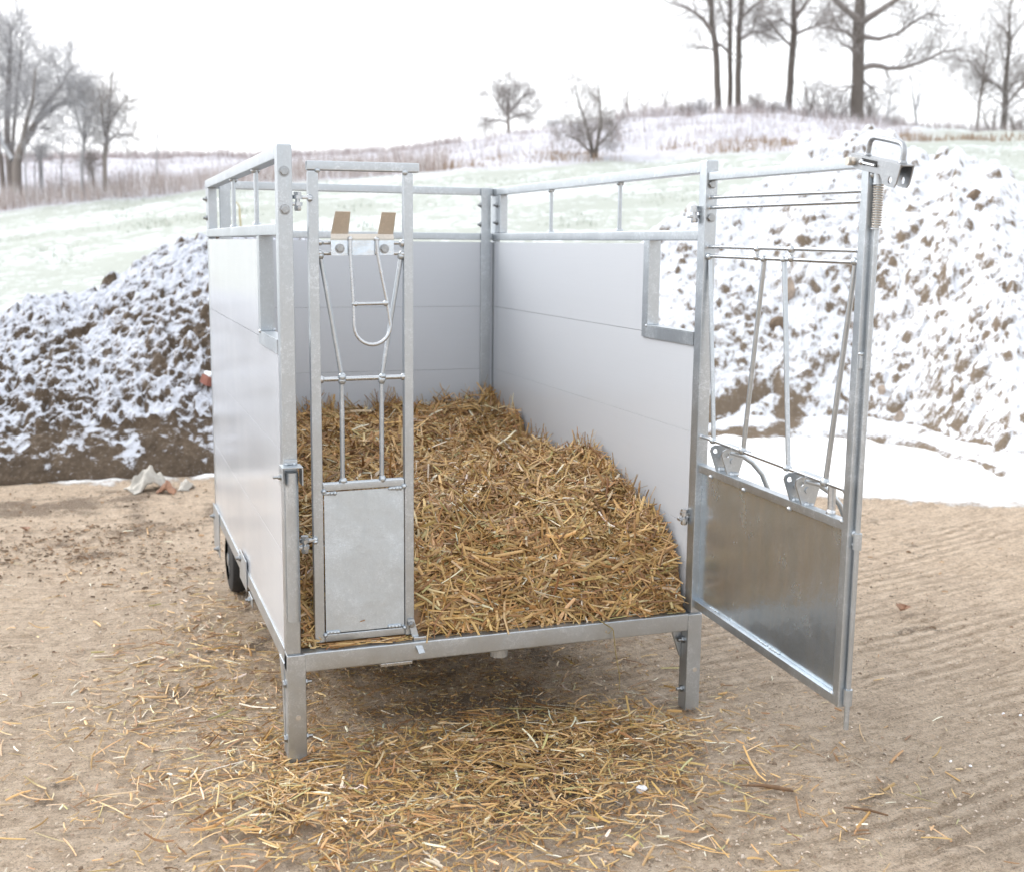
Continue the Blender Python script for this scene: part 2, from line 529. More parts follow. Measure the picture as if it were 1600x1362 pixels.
left_thin = smooth(0.6, -0.2, X) * 0.33
snow = snow * (1 - left_thin * (0.6 + 0.9 * fbm(X, Y, 0.35, 3, 33)))
dirt = 0.25 + 0.34 * fbm(X, Y, 1.5, 4, 41) + 0.20 * fbm(X, Y, 0.22, 4, 43)
for (px_, py_, sx_, sy_, a_) in [(-0.85, 3.3, .26, .20, .30), (-0.38, 3.5, .22, .16, .30), (-0.6, 2.95, .26, .12, .26), (-0.72, -0.02, .26, .16, .30), (-0.15, 2.5, .25, .2, .28), (-.5, -.1, .3, .12, .16),
                                 (1.25, -0.86, .35, .10, .04), (2.26, -0.38, .3, .12, .06), (0.4, 1.2, .8, 1.0, .16), (-1.2, 4.3, .9, .4, .26), (-.3, 4.4, .7, .35, .26), (2.9, .55, .12, .06, .3)]:
    dirt = dirt + a_ * np.exp(-((X - px_) / sx_) ** 2 - ((Y - py_) / sy_) ** 2)
for (px_, py_, sx_, sy_, a_) in [(-0.5, 2.1, .5, .5, .22), (0.6, -.9, .7, .2, .2), (2.2, 1.2, 1.0, .8, .12)]:
    dirt = dirt - a_ * np.exp(-((X - px_) / sx_) ** 2 - ((Y - py_) / sy_) ** 2)
Z = -0.005 * gstr * (1 - ridge) + 0.006 * fbm(X, Y, 0.12, 3, 51) + 0.010 * fbm(X, Y, 0.9, 2, 53) * smooth(0, 1, np.abs(X - .7)) + 0.035 * snow * (1 + fbm(X, Y, .5, 3, 55))
Z = Z - 0.004
vs = np.stack([X.ravel(), Y.ravel(), Z.ravel()], 1)
me = mesh_np('ground', vs, grid_quads(len(gx), len(gy)), attrs=dict(snow=snow.ravel(), dirt=dirt.ravel(), groove=(gstr * (1 - ridge)).ravel(), crest=(gstr * ridge).ravel(), raked=np.clip(gstr + .22, 0, 1).ravel(), rake=np.stack([X.ravel(), (ph * 0.082).ravel(), 0 * X.ravel()], 1)))
ground = link('ground', me, CONCRETE)
tag(ground, 'tan concrete yard with raked grooves and a snowy far edge', 'ground', kind='structure')

# ------------------------------------------------------------------ field and hill
D1, D2 = 50.0, 85.0
F_ROWS = [(-300, 345), (0, 335), (325, 298), (500, 282), (650, 272), (800, 263), (925, 257), (1100, 246), (1200, 240), (1420, 222), (1600, 222), (1900, 225)]
C_ROWS = [(-300, 246), (0, 250), (300, 248), (450, 249), (600, 243), (700, 230), (800, 211), (900, 196), (1000, 186), (1100, 181), (1180, 179), (1250, 185), (1330, 194), (1420, 207), (1500, 214), (1600, 216), (1900, 220)]
ft = np.array([(lat(p, r, D1), at(p, r, D1)[2]) for p, r in F_ROWS])
ct = np.array([(lat(p, r, D2), at(p, r, D2)[2]) for p, r in C_ROWS])


def terrain_z(tx, D):
    z1 = np.interp(tx, ft[:, 0], ft[:, 1]); z2 = np.interp(tx, ct[:, 0], ct[:, 1])
    a = np.clip((D - 13) / (D1 - 13), 0, 1)
    z = -0.06 + (z1 + 0.06) * (0.75 * a + 0.25 * a * a)
    b = np.clip((D - D1) / (D2 - D1), 0, 1)
    z = z + (z2 - z1) * (b * (1.35 - 0.35 * b))
    return z - np.clip(D - D2, 0, None) * 0.06


def tpoint(px, D, row=250):
    t = lat(px, row, D)
    p = CAM + FWD * D + RGT * (t * D)
    p[2] = float(terrain_z(np.array([t]), np.array([D]))[0])
    return p


tx = np.concatenate([np.linspace(-1.8, -0.75, 22), np.linspace(-0.72, 0.72, 300), np.linspace(0.75, 1.8, 22)])
dd = np.concatenate([np.arange(5, 14, 0.5), np.arange(14, 50, 0.5), np.arange(50, 86, 0.7), np.arange(87, 150, 9)])
T, D = np.meshgrid(tx, dd, indexing='ij')
PX = CAM[0] + FWD[0] * D + RGT[0] * T * D; PY = CAM[1] + FWD[1] * D + RGT[1] * T * D
PZ = terrain_z(T, D) + smooth(14, 30, D) * 0.10 * fbm(PX, PY, 4.0, 3, 61) + smooth(50, 56, D) * 0.22 * fbm(PX, PY, 3.0, 3, 63)
zone = smooth(49.5, 51, D + 0.7 * fbm(PX, PY, 3.0, 2, 65)) * (1 - 0.9 * smooth(0.30, 0.36, T))
me = mesh_np('snowy_field', np.stack([PX.ravel(), PY.ravel(), PZ.ravel()], 1), grid_quads(len(tx), len(dd)), attrs=dict(zone=zone.ravel()))
field = link('snowy_field', me, FIELD)
tag(field, 'thinly snowed green field rising to a low hill', 'field', kind='structure')


# ------------------------------------------------------------------ soil heaps
def heap(name, label, pxs, base, crest, crest_d, back, bank, amp, rough, thr, seed, cracks=(), bare=(), lump_r=0.08, grain=(1.0, .75, .5), heap_tone=1.0):
    """base/crest: (px, row) profiles; bank: (height, run) of the steep cut foot"""
    n_px, n_t = pxs[2], pxs[3]
    px = np.linspace(pxs[0], pxs[1], n_px)
    bD = np.array([0.0] * n_px); tt = np.zeros(n_px)
    for i, p in enumerate(px):
        r = np.interp(p, [b[0] for b in base], [b[1] for b in base])
        d = _fw + (p - 800) / FPX * CR - (r - 681) / FPX * CU
        q = CAM + d * (-CAM[2] / d[2])
        bD[i] = (q - CAM) @ FWD
        tt[i] = lat(p, 400, 10)
    cD = np.interp(px, [c[0] for c in crest_d], [c[1] for c in crest_d])
    cz = np.array([at(p, np.interp(p, [c[0] for c in crest], [c[1] for c in crest]), d)[2] for p, d in zip(px, cD)])
    cz = np.maximum(cz, 0.05)
    t = np.concatenate([np.linspace(0, .12, int(n_t * .16), endpoint=False), np.linspace(.12, 1, int(n_t * .62), endpoint=False), np.linspace(1, 1.6, int(n_t * .22))])
    P, T = np.meshgrid(np.arange(n_px), t, indexing='ij')
    b = bD[P]; c = cD[P]; top = cz[P]
    bh = np.minimum(bank[0], top * .6); run = bank[1] / (c - b)
    D = b + (c - b) * T
    lo = T < run
    up = np.clip((T - run) / (1 - run), 0, 1)
    z = np.where(lo, bh * np.clip(T / run, 0, 1) ** 0.8, bh + (top - bh) * (1 - (1 - up) ** 1.45))
    dn = np.clip((T - 1) / 0.6, 0, 1)
    z = np.where(T > 1, top * (1 - dn ** 1.3) - 0.1 * dn, z)
    PXw = CAM[0] + FWD[0] * D + RGT[0] * tt[P] * D; PYw = CAM[1] + FWD[1] * D + RGT[1] * tt[P] * D
    env = smooth(0.0, 0.25, z / top.max() + .05) * 0.85 + 0.15
    base_z = z.copy()
    nz = amp * (fbm(PXw, PYw, 1.3, 2, seed) * 1.6)
    bil = lambda s, k: np.abs(perlin(PXw / s, PYw / s, seed + k))
    det = rough * (grain[0] * (0.5 - bil(.34, 5)) + grain[1] * (0.45 - bil(.17, 6)) + grain[2] * (0.4 - bil(.085, 7)) + .22 * perlin(PXw / .045, PYw / .045, seed + 8))
    # individual clods sitting proud of the slope
    r = np.random.default_rng(seed)
    lump = np.zeros_like(z)
    for _ in range(pxs[4]):
        i = r.integers(0, n_px); j = r.integers(int(n_t * .08), int(n_t * .85))
        cx, cy = PXw[i, j], PYw[i, j]; rad = 0.022 + lump_r * r.random() ** 3; h = rad * (0.5 + 0.6 * r.random())
        w_ = int(rad / max(1e-3, abs(PXw[1, j] - PXw[0, j])) * 1.6) + 2
        i0, i1 = max(0, i - w_), min(n_px, i + w_); j0, j1 = max(0, j - 12), min(len(t), j + 12)
        q = ((PXw[i0:i1, j0:j1] - cx) ** 2 + (PYw[i0:i1, j0:j1] - cy) ** 2) / rad ** 2
        lump[i0:i1, j0:j1] = np.maximum(lump[i0:i1, j0:j1], h * np.clip(1 - q, 0, 1) ** 0.5)
    smoothband = np.where(lo, 0.35, 1.0)
    z = z + (nz * 0.6 + det * smoothband + lump * smoothband) * env
    # cracks / ledges: a step down below a polyline given in (px, t)
    crack = np.zeros_like(z)
    pxx = px[P]
    for poly, wid, dep in cracks:
        yy = np.interp(pxx, [q[0] for q in poly], [q[1] for q in poly], left=9, right=9) + 0.012 * fbm(pxx, T * 0, 30, 3, seed + 40)
        s = np.exp(-((T - yy + wid * .5) / wid) ** 2)
        crack = np.maximum(crack, s * smooth(poly[0][0], poly[0][0] + 12, pxx) * smooth(poly[-1][0], poly[-1][0] - 12, pxx))
        z = z - dep * s * smooth(poly[0][0], poly[0][0] + 12, pxx) * smooth(poly[-1][0], poly[-1][0] - 12, pxx)
    V = np.stack([PXw, PYw, z], -1)
    a = np.gradient(V, axis=0); bb = np.gradient(V, axis=1)
    nn = np.cross(a, bb); nn /= np.linalg.norm(nn, axis=-1, keepdims=True) + 1e-9
    nzv = np.abs(nn[..., 2])
    sn = 0.5 + (nzv - thr) * 2.1 + 0.15 * fbm(PXw, PYw, .6, 3, seed + 20)
    sn = sn + .26 * smooth(.40, .95, T) + .42 * fbm(PXw, PYw, .13, 3, seed + 60) + .12 * fbm(PXw, PYw, .7, 2, seed + 61)
    sn = sn - (.8 + .9 * fbm(PXw, PYw, .14, 3, seed + 51)) * crack - (1 - .8 * heap_tone) * np.where(lo, 0.85 - 0.75 * smooth(0, .6, fbm(PXw, PYw, .22, 4, seed + 22)), 0)
    for (q, tq, sx, st_) in bare:
        sn = sn - (1.3 + .9 * fbm(PXw, PYw, .16, 3, seed + 50)) * np.exp(-(((pxx - q) / sx) ** 2 + ((T - tq) / st_) ** 2) ** 2 * 1.5)
    sn = np.where(lo & (T < run * .35), sn - .4, sn)
    me = mesh_np(name, V.reshape(-1, 3), grid_quads(n_px, len(t)), attrs=dict(snow=np.clip(sn, 0, 1).ravel(), heap_tone=np.full(sn.size, heap_tone)))
    o = link(name, me, HEAP)
    c0 = V.reshape(-1, 3).mean(0); c0[2] = 0
    me.transform(Matrix.Translation(-Vector(c0))); o.location = c0
    tag(o, label, 'soil heap', 'snowy soil heaps behind the yard')
    return V, px, t


LH, LHp, LHt = heap('soil_heap', 'lower soil heap with patchy snow and bare brown foot, left of the trailer', (-1300, 760, 760, 330, 2600),
     [(-1300, 800), (-330, 772), (0, 757), (330, 745), (760, 735)],
     [(-1300, 780), (-1150, 600), (-500, 520), (-330, 540), (-100, 525), (0, 503), (60, 478), (130, 462), (190, 430), (240, 400), (290, 380), (340, 368), (420, 366), (520, 385), (600, 430), (680, 540), (760, 735)],
     [(-1300, 9.6), (-330, 10.4), (0, 10.8), (340, 11.6), (760, 11.2)], None, (0.34, 0.34), 0.10, 0.072, 0.60, 101, heap_tone=.1, lump_r=0.05, grain=(.40, .55, 1.1),
     cracks=[([(-20, .50), (20, .53), (70, .60), (100, .66), (142, .68)], .018, .09), ([(118, .76), (135, .75), (165, .70)], .015, .07), ([(255, .36), (290, .42), (330, .44)], .03, .07)],
     bare=[(306, .40, 14, .04), (240, .28, 18, .03), (100, .64, 18, .02)])
RH, RHp, RHt = heap('soil_heap', 'tall soil heap almost white with snow, behind the open front gate', (850, 2050, 640, 400, 2200),
     [(930, 690), (1290, 690), (1370, 692), (1450, 705), (1600, 752), (1990, 800)],
     [(850, 690), (900, 560), (950, 440), (1000, 385), (1035, 358), (1062, 338), (1105, 322), (1170, 305), (1215, 280), (1240, 243), (1270, 222), (1300, 216), (1330, 206), (1352, 197), (1385, 204), (1402, 222), (1440, 235), (1475, 232), (1486, 226), (1500, 244), (1520, 255), (1550, 262), (1575, 285), (1605, 312), (1750, 380), (1900, 480), (2050, 800)],
     [(930, 12.5), (1100, 13.2), (1350, 14.4), (1600, 12.8), (1990, 11.5)], None, (0.16, 0.30), 0.12, 0.052, 0.505, 202, lump_r=0.075, grain=(.7, .7, .8),
     cracks=[([(1085, .10), (1130, .12), (1180, .15), (1230, .17)], .02, .08)],
     bare=[(1243, .075, 30, .055), (1170, .03, 60, .025)])


def on_heap(V, px, t, p, tt):
    i = int(np.argmin(abs(px - p))); j = int(np.argmin(abs(t - tt)))
    return Vector(V[i, j])


def rock(name, loc, size, mat, label, seed, cat='stone'):
    bm = bmesh.new()
    bmesh.ops.create_icosphere(bm, subdivisions=3, radius=1.0)
    r = random.Random(seed); offs = [Vector((r.uniform(-1, 1), r.uniform(-1, 1), r.uniform(-1, 1))).normalized() for _ in range(9)]
    for v in bm.verts:
        for o in offs:
            d = v.co.dot(o)
            if d > 0.62: v.co -= o * (d - 0.62) * 0.9
        v.co = Vector((v.co.x * size[0], v.co.y * size[1], v.co.z * size[2]))
    me = bpy.data.meshes.new(name); bm.to_mesh(me); bm.free()
    me.polygons.foreach_set('use_smooth', np.ones(len(me.polygons), dtype=bool)); me.set_sharp_from_angle(angle=math.radians(30))
    o = link(name, me, mat); o.location = loc
    GR = {'stone': 'pale stones on the tall heap', 'clod': 'dark clods on the tall heap', 'snow crumb': 'snow crumbs on the yard'}
    return tag(o, label, cat, GR.get(cat))


STONE = plain('pale_stone', (0.33, 0.27, 0.22), 0.85, 0.35, 14)
CLOD = plain('soil_clod', (0.15, 0.11, 0.078), 0.9, 0.4, 18)
rock('stone', on_heap(RH, RHp, RHt, 1233, .40), (.085, .08, .13), STONE, 'upright pale stone half way up the tall snowy heap', 3)
rock('soil_clod', on_heap(RH, RHp, RHt, 1222, .30), (.10, .09, .11), CLOD, 'dark clod just under the pale stone on the snowy heap', 4, 'clod')
rock('soil_clod', on_heap(RH, RHp, RHt, 1515, .68), (.09, .08, .08), CLOD, 'large round dark clod high on the right of the snowy heap', 5, 'clod')
rock('stone', on_heap(RH, RHp, RHt, 1422, .09), (.07, .06, .055), STONE, 'pale stone low on the snowy heap, right of the gate', 6)
rock('stone', on_heap(RH, RHp, RHt, 1390, .12), (.05, .05, .06), STONE, 'small grey stone low on the snowy heap nearest the gate post', 8)
BRICK = plain('red_brick', (0.25, 0.10, 0.075), 0.85, 0.2, 30)
bk = MB(); bk.box((-.09, -.05, -.035), (.09, .05, .035), .006)
ob = bk.build('brick', BRICK); ob.location = on_heap(LH, LHp, LHt, 328, .20) + Vector((0, 0, .05)); ob.rotation_euler = (.25, .2, .5)
tag(ob, 'red brick stuck in the soil heap beside the trailer wall', 'brick')
sc_ = MB(); sc_.box((-.085, -.046, 0), (.085, .046, .03), .014)
so = sc_.build('snow_cap', plain('snow', (0.82, 0.85, 0.9), 0.7, 0.04), ob, (0, 0, .0355))
# ------------------------------------------------------------------ the livestock trailer box
W, L, H = 1.523, 2.370, 2.0
ZF = 0.375                                   # deck level
root = empty('livestock_trailer', (W / 2, L / 2, 0), 'galvanised livestock trailer box with white walls and open front gate, on the concrete yard', 'trailer')
OFF = (-W / 2, -L / 2, 0)


def B(mb, name, mat, parent=None, label=None):
    """link under the trailer; sub-parts share the trailer's own coordinates"""
    o = mb.build(name, mat, parent or root, OFF if True else (0, 0, 0))
    if label: o['label'] = label
    return o


def nutbolt(parent, p, axis, r=0.0105, shank=0.012):
    return B(MB().hexbolt(p, axis, r, 0.009, shank), 'bolt', BOLT, parent)


def headbolt(parent, p, axis, r=0.0135):
    return B(MB().hexbolt(p, axis, r, 0.010), 'bolt', BOLT, parent)


# front corner posts, each with its bolts
PW = 0.047
for x0 in (0.0, W - PW):
    m = MB(); m.box((x0, 0, ZF), (x0 + PW, 0.052, H), .005)
    m.box((x0 - .0, 0.004, ZF - .06), (x0 + PW, 0.048, ZF - .0005), .002)
    p = B(m, 'corner_post', GALV)
    for z in (1.917, 1.802):
        headbolt(p, (x0 + PW * .47, 0, z), (0, -1, 0))
# legs below the front corners
for side, x0 in ((0, 0.0), (1, W - .058)):
    LW = .062 if side == 0 else .058
    m = MB(); m.box((x0, -0.004, 0.0), (x0 + LW, 0.058, ZF - .002), .005)
    p = B(m, 'leg', GALV)
    inner = x0 + (.062 if side == 0 else .058) if side == 0 else x0
    sgn = 1 if side == 0 else -1
    for z in (0.268, 0.078):
        nutbolt(p, (inner, .028, z), (sgn, 0, 0), .0115, .014)
        headbolt(p, (x0 if side == 0 else x0 + LW, .028, z), (-sgn, 0, 0), .012)
    g = MB()
    xa = inner + sgn * 0.0015
    if side == 1:
        g.plate([(xa, .044, .309), (xa - .042, .044, .309), (xa - .006, .044, .205), (xa, .044, .195)], (0, 1, 0), .010)
    else:
        g.plate([(-.003, .05, .33), (-.003, .15, .33), (-.003, .09, .24), (-.003, .07, .02), (-.003, .05, .02)], (1, 0, 0), .004)
    B(g, 'gusset', GALV, p)
    hl = MB(); hl.tube([(x0 + .034, -.0055, .158), (x0 + .034, -.0035, .158)], .0085, 16)
    B(hl, 'hole_disc', DARKST, p)  # disc standing in for the open hole in the leg

# floor frame: front beam, cross members, deck
m = MB(); m.box((PW + .003, 0.0, .309), (W - PW - .003, .06, ZF), .006)
beam = B(m, 'front_beam', GALV)
m = MB(); m.box((.315, .006, .296), (.425, .05, .3085), .002); B(m, 'stop_plate', ZINC, beam)
m = MB(); m.box((1.16, .01, .302), (1.235, .05, .3088), .001); B(m, 'stop_plate', DARKST, beam)
m = MB(); m.box((.43, .008, ZF + .0005), (.475, .05, ZF + .014), .003); B(m, 'latch_keeper', ZINC, beam)
m = MB(); m.tube([(.758, .075, .352), (.758, .075, .268)], .032, 28); m.tube([(.758, .075, .268), (.758, .075, .2665)], .027, 28)
B(m, 'jack_socket', GALV)
m = MB()
for y in (.55, 1.1, 1.65): m.box((.05, y, .315), (W - .05, y + .05, .362), .004)
B(m, 'cross_member', GALV)
m = MB(); m.box((.052, .064, .3635), (W - .052, L - .052, ZF - .003), .002); B(m, 'deck', WOOD)

# left and right side frames
SP = [(0.76, 1.535), (0.76, 1.535)]
for side in (0, 1):
    X0 = 0.0 if side == 0 else W - .045
    X1 = X0 + .045
    xi = X1 if side == 0 else X0                     # inner face
    xo = X0 if side == 0 else X1
    sg_ = 1 if side == 0 else -1
    m = MB()
    m.box((X0, .054, 1.957), (X1, L, 1.996), .004)               # top rail
    m.box((X0, .054, 1.724), (X1, L, 1.761), .004)               # mid rail
    m.box((X0, .060, .322), (X1, L, .379), .004)                 # bottom rail
    m.box((X0 + .004, L - .045, .3795), (X1 - .004, L - .001, 1.7235), .003)
    fr = B(m, 'side_frame', GALV)
    # end flange between the two upper rails with two bolts
    ys = (0.655, 1.36) if side == 0 else (0.766, 1.536)
    f = MB(); f.box((X0 + .002, L - .125 if side == 0 else L - .155, 1.7615), (X0 + .043, L - .003, 1.9565), .003)
    fl = B(f, 'end_flange', GALV, fr)
    for z in (1.905, 1.815):
        if side == 0:
            nutbolt(fr, (X0 + .002, L - .055, z), (-1, 0, 0), .013, .010)
            nutbolt(fr, (.02, L + .002, z), (0, 1, 0), .012, .010)
        else:
            nutbolt(fr, (X0 + .002, L - .105, z), (-1, 0, 0), .0125, .012)
    for y in ys:
        b = MB(); xm = (X0 + X1) / 2
        b.tube([(xm, y, 1.759), (xm, y, 1.959)], .0085, 12)
        for z in (1.763, 1.954):
            b.weld((xm - .006, y, z), .010); b.weld((xm + .006, y + .003, z), .010)
        B(b, 'bar', GALV, fr)
    # window opening behind the post: angle frame
    wf = MB()
    if side == 0:
        wf.box((X0 - .002, .432, 1.3985), (X1 + .002, .436, 1.7235), .001)
        wf.box((X0 - .0025, .4365, 1.3535), (X0 + .002, .482, 1.7235), .001)
        wf.box((X0 - .002, .0545, 1.3945), (X1 + .002, .4355, 1.398), .001)
        wf.box((X0 - .0025, .0545, 1.353), (X0 + .002, .436, 1.394), .001)
        wf.box((X1 - .002, .4365, 1.3535), (X1 + .0025, .478, 1.7235), .001)
        wf.box((X1 - .002, .0545, 1.353), (X1 + .0025, .436, 1.394), .001)
    else:
        wf.box((X0 - .002, .432, 1.4025), (X1 + .002, .437, 1.7235), .001)
        wf.box((X0 - .0025, .4375, 1.3535), (X0 + .002, .480, 1.7235), .001)
        wf.box((X0 - .002, .0545, 1.3985), (X1 + .002, .4365, 1.402), .001)
        wf.box((X0 - .0025, .0545, 1.353), (X0 + .002, .437, 1.398), .001)
        wf.box((X1 - .002, .4375, 1.3535), (X1 + .0025, .480, 1.7235), .001)
        wf.box((X1 - .002, .0545, 1.353), (X1 + .0025, .437, 1.398), .001)
    wf.weld((X0 - .001, .44, 1.398), .006); wf.weld((X1, .434, 1.402), .006)
    B(wf, 'window_frame', GALV, fr)
    # plank wall of hollow plastic boards
    pm = MB(); a, b_ = X0 + .005, X1 - .005
    pm.plate([(a, .056, 1.0413), (a, L - .048, 1.0413), (a, L - .048, 1.3747), (a, .482, 1.3747), (a, .482, 1.352), (a, .056, 1.352)], (1, 0, 0), b_ - a)
    seams = [.3795, .700, 1.041]
    for z0, z1 in zip(seams[:-1], seams[1:]):
        pm.box((a, .056, z0 + .0003), (b_, L - .048, z1 - .0003), .0014)
    pm.box((a, .482, 1.3753), (b_, L - .048, 1.7135), .0022)
    B(pm, 'side_wall', PANEL)

# lower plates, hangers and bolts along the left and right sills
for x0, sgn in ((0.0, -1), (W, 1)):
    xs = (x0 - .006, x0 - .0015) if sgn < 0 else (x0 + .0015, x0 + .006)
    m = MB(); m.box((xs[0], 1.02, .30), (xs[1], 1.24, .425), .002)
    p = B(m, 'hanger_plate', GALV)
    nutbolt(p, (xs[0] if sgn < 0 else xs[1], 1.20, .395), (sgn, 0, 0), .014, .012)
    m = MB(); m.box((xs[0], .84, .285), (xs[1], .95, .3215), .002)
    p = B(m, 'hanger_plate', GALV)
    nutbolt(p, (xs[0] if sgn < 0 else xs[1], .90, .300), (sgn, 0, 0), .012, .010)
    m = MB(); m.box((xs[0], 2.10, .165), (xs[1], 2.372, .385), .002)
    p = B(m, 'axle_plate', GALV)
    nutbolt(p, (xs[0] if sgn < 0 else xs[1], 2.33, .325), (sgn, 0, 0), .013, .012)
    nutbolt(p, (xs[0] if sgn < 0 else xs[1], 2.16, .195), (sgn, 0, 0), .013, .012)

# rear frame and wall
m = MB()
m.box((.0455, L - .044, 1.957), (W - .0455, L - .002, 1.995), .004)
m.box((.0455, L - .044, 1.724), (W - .0455, L - .002, 1.760), .004)
m.box((.0455, L - .044, .322), (W - .0455, L - .002, .379), .004)
m.box((1.408, L - .058, .3795), (1.462, L - .0455, 1.996), .004)
m.box((.062, L - .058, .3795), (.116, L - .0455, 1.996), .004)
rf = B(m, 'rear_frame', GALV)
for z in (1.905, 1.805):
    nutbolt(rf, (1.407, L - .052, z), (-1, 0, 0), .012, .008)
pm = MB()
for z0, z1 in ((.3795, .700), (.700, 1.041), (1.041, 1.375), (1.375, 1.7135)):
    pm.box((.046, L - .0445, z0 + .0003), (W - .046, L - .006, z1 - .0003), .0014)
B(pm, 'rear_wall', PANEL)

# wheels at the rear, tucked inside the frame
for x0, sgn in ((.025, -1), (W - .025, 1)):
    yc, r_ = 2.06, .165
    wh = bpy.data.objects.new('wheel', None); COL.objects.link(wh); wh.parent = root
    prof = [(.0, .098), (.004, .108), (.006, .140), (.012, .156), (.024, .163), (.045, .165), (.066, .163), (.078, .156), (.084, .140), (.086, .108), (.09, .098)]
    m = MB(); n = 40; rings = []
    for u, rr in prof:
        x = x0 - sgn * u
        rings.append([m.bm.verts.new((x, yc + rr * math.cos(k * 2 * math.pi / n), r_ + rr * math.sin(k * 2 * math.pi / n))) for k in range(n)])
    for A, C in zip(rings[:-1], rings[1:]):
        for k in range(n): m.bm.faces.new((A[k], A[(k + 1) % n], C[(k + 1) % n], C[k]))
    B(m, 'tyre', RUBBER, wh)
    m = MB()
    m.tube([(x0 - sgn * .012, yc, r_), (x0 - sgn * .08, yc, r_)], .0975, 32)
    m.tube([(x0 - sgn * .002, yc, r_), (x0 - sgn * .014, yc, r_)], .032, 20)
    B(m, 'rim', GALV, wh)
m = MB(); m.box((.13, 2.035, .14), (W - .13, 2.085, .19), .004); B(m, 'axle', GALV)

# loose pipe clipped to the left post
m = MB(); m.tube([(.0235, -.0245, .986), (.0235, -.0245, .497)], .0205, 24)
pp = B(m, 'pipe', GALV)
m = MB()
m.box((-.010, -.052, 1.0015), (.056, .010, 1.0055), .001)
m.box((-.0105, -.050, .945), (-.0065, .010, 1.001), .001)
m.box((.0525, -.050, .945), (.0565, .010, 1.001), .001)
m.box((.001, -.006, 1.006), (.046, -.0015, 1.022), .002)
m.weld((.01, -.004, 1.008), .006); m.weld((.036, -.004, 1.008), .006)
cl = B(m, 'clip', GALV, pp)
nutbolt(pp, (-.0105, -.025, .972), (-1, 0, 0), .0085, .016)


# ------------------------------------------------------------------ hinges
def hinge(parent, x, y, z, to, n_=(0, 0, 1)):
    """bolt through two ears: lower ear welded to the post, upper ear to the gate"""
    m = MB(); c = Vector((x, y, z)); to = Vector(to)
    m.tube([c + Vector((0, 0, .022)), c + Vector((0, 0, .012))], .0135, 6)
    m.tube([c + Vector((0, 0, .012)), c + Vector((0, 0, -.030))], .0075, 12)
    m.tube([c + Vector((0, 0, -.0215)), c + Vector((0, 0, -.032)), c + Vector((0, 0, -.036))], [.012, .012, .010], 6)
    m.tube([c + Vector((0, 0, .0115)), c + Vector((0, 0, .0005))], .016, 20)
    m.tube([c + Vector((0, 0, -.0095)), c + Vector((0, 0, -.0205))], .0155, 20)
    m.bar(c + Vector((0, 0, .006)), c + Vector((0, 0, .006)) + to, .022, .010, bev=.002)
    m.bar(c + Vector((0, 0, -.015)), c + Vector((0, 0, -.015)) - to * .8, .022, .010, bev=.002)
    m.weld(c + Vector((0, 0, .006)) + to, .010); m.weld(c + Vector((0, -.006, .0)) + to, .009)
    return B(m, 'hinge', ZINC, parent)


# ------------------------------------------------------------------ narrow fixed feed gate at the left of the opening
F0 = Vector((.103, .048, 0)); FD = Vector((.337, -.010, 0)).normalized(); FN = Vector((-FD.y, FD.x, 0))    # FN points into the box


def fp(s, z, o=0.0): return F0 + FD * s + FN * o + Vector((0, 0, z))


def fbar(mb, a, b, wd, o0, dp, bev=.0035):
    """square tube between (s,z) points, wd wide in the gate's face, dp deep behind it"""
    return mb.bar(fp(*a, o0 + dp / 2), fp(*b, o0 + dp / 2), wd, dp, up=FN, bev=bev)


m = MB()
fbar(m, (.016, .389), (.016, 1.9255), .033, 0, .033)
fbar(m, (.321, .389), (.321, 1.9255), .031, 0, .033)
fbar(m, (-.003, 1.941), (.357, 1.943), .029, -.002, .037)
fbar(m, (.033, .914), (.305, .919), .025, .002, .029)
fbar(m, (.033, .402), (.305, .404), .026, .002, .029)
for s, z in ((.03, 1.926), (.31, 1.927), (.035, .902), (.303, .906), (.034, .414), (.304, .416)): m.weld(fp(s, z, .001), .008)
fg = B(m, 'feed_gate', GALV)
m = MB()
m.plate([fp(.037, .418, .006), fp(.303, .420, .006), fp(.303, .902, .006), (fp(.037, .898, .006))], FN, .003)
pl = B(m, 'sheet_panel', SHEET_MATT, fg)
for s, z in ((.055, .894), (.275, .900), (.060, .420), (.270, .423)):
    m = MB(); m.bar(fp(s - .02, z, .003), fp(s + .02, z + .001, .003), .012, .006, up=FN, bev=.0028)
    for k in (-.018, -.006, .006, .017): m.weld(fp(s + k, z, .0045), .0068)
    B(m, 'weld_seam', GALV, fg)
for z in (1.703, 1.670):
    m = MB(); m.tube([fp(.033, z, .016), fp(.305, z + .002, .016)], .0065, 12)
    m.weld(fp(.036, z, .012), .011); m.weld(fp(.302, z, .012), .011)
    B(m, 'cross_rod', ZINC, fg)
m = MB(); m.tube([fp(.033, 1.267, .012), fp(.305, 1.270, .012)], .0075, 12); m.weld(fp(.034, 1.267, .010), .010); m.weld(fp(.304, 1.27, .010), .010)
B(m, 'cross_rod', ZINC, fg)
for pts in ([(.038, 1.662), (.101, 1.274)], [(.299, 1.662), (.234, 1.274)]):
    m = MB(); m.tube([fp(*p, .016) for p in pts], .0078, 12); m.weld(fp(*pts[0], .012), .011); m.weld(fp(*pts[1], .010), .012)
    B(m, 'neck_bar', GALV, fg)
for s in (.101, .232):
    m = MB(); m.tube([fp(s, 1.262, .014), fp(s - .001, .928, .014)], .0078, 12); m.weld(fp(s, 1.262, .010), .012); m.weld(fp(s, .932, .012), .012)
    B(m, 'neck_bar', GALV, fg)
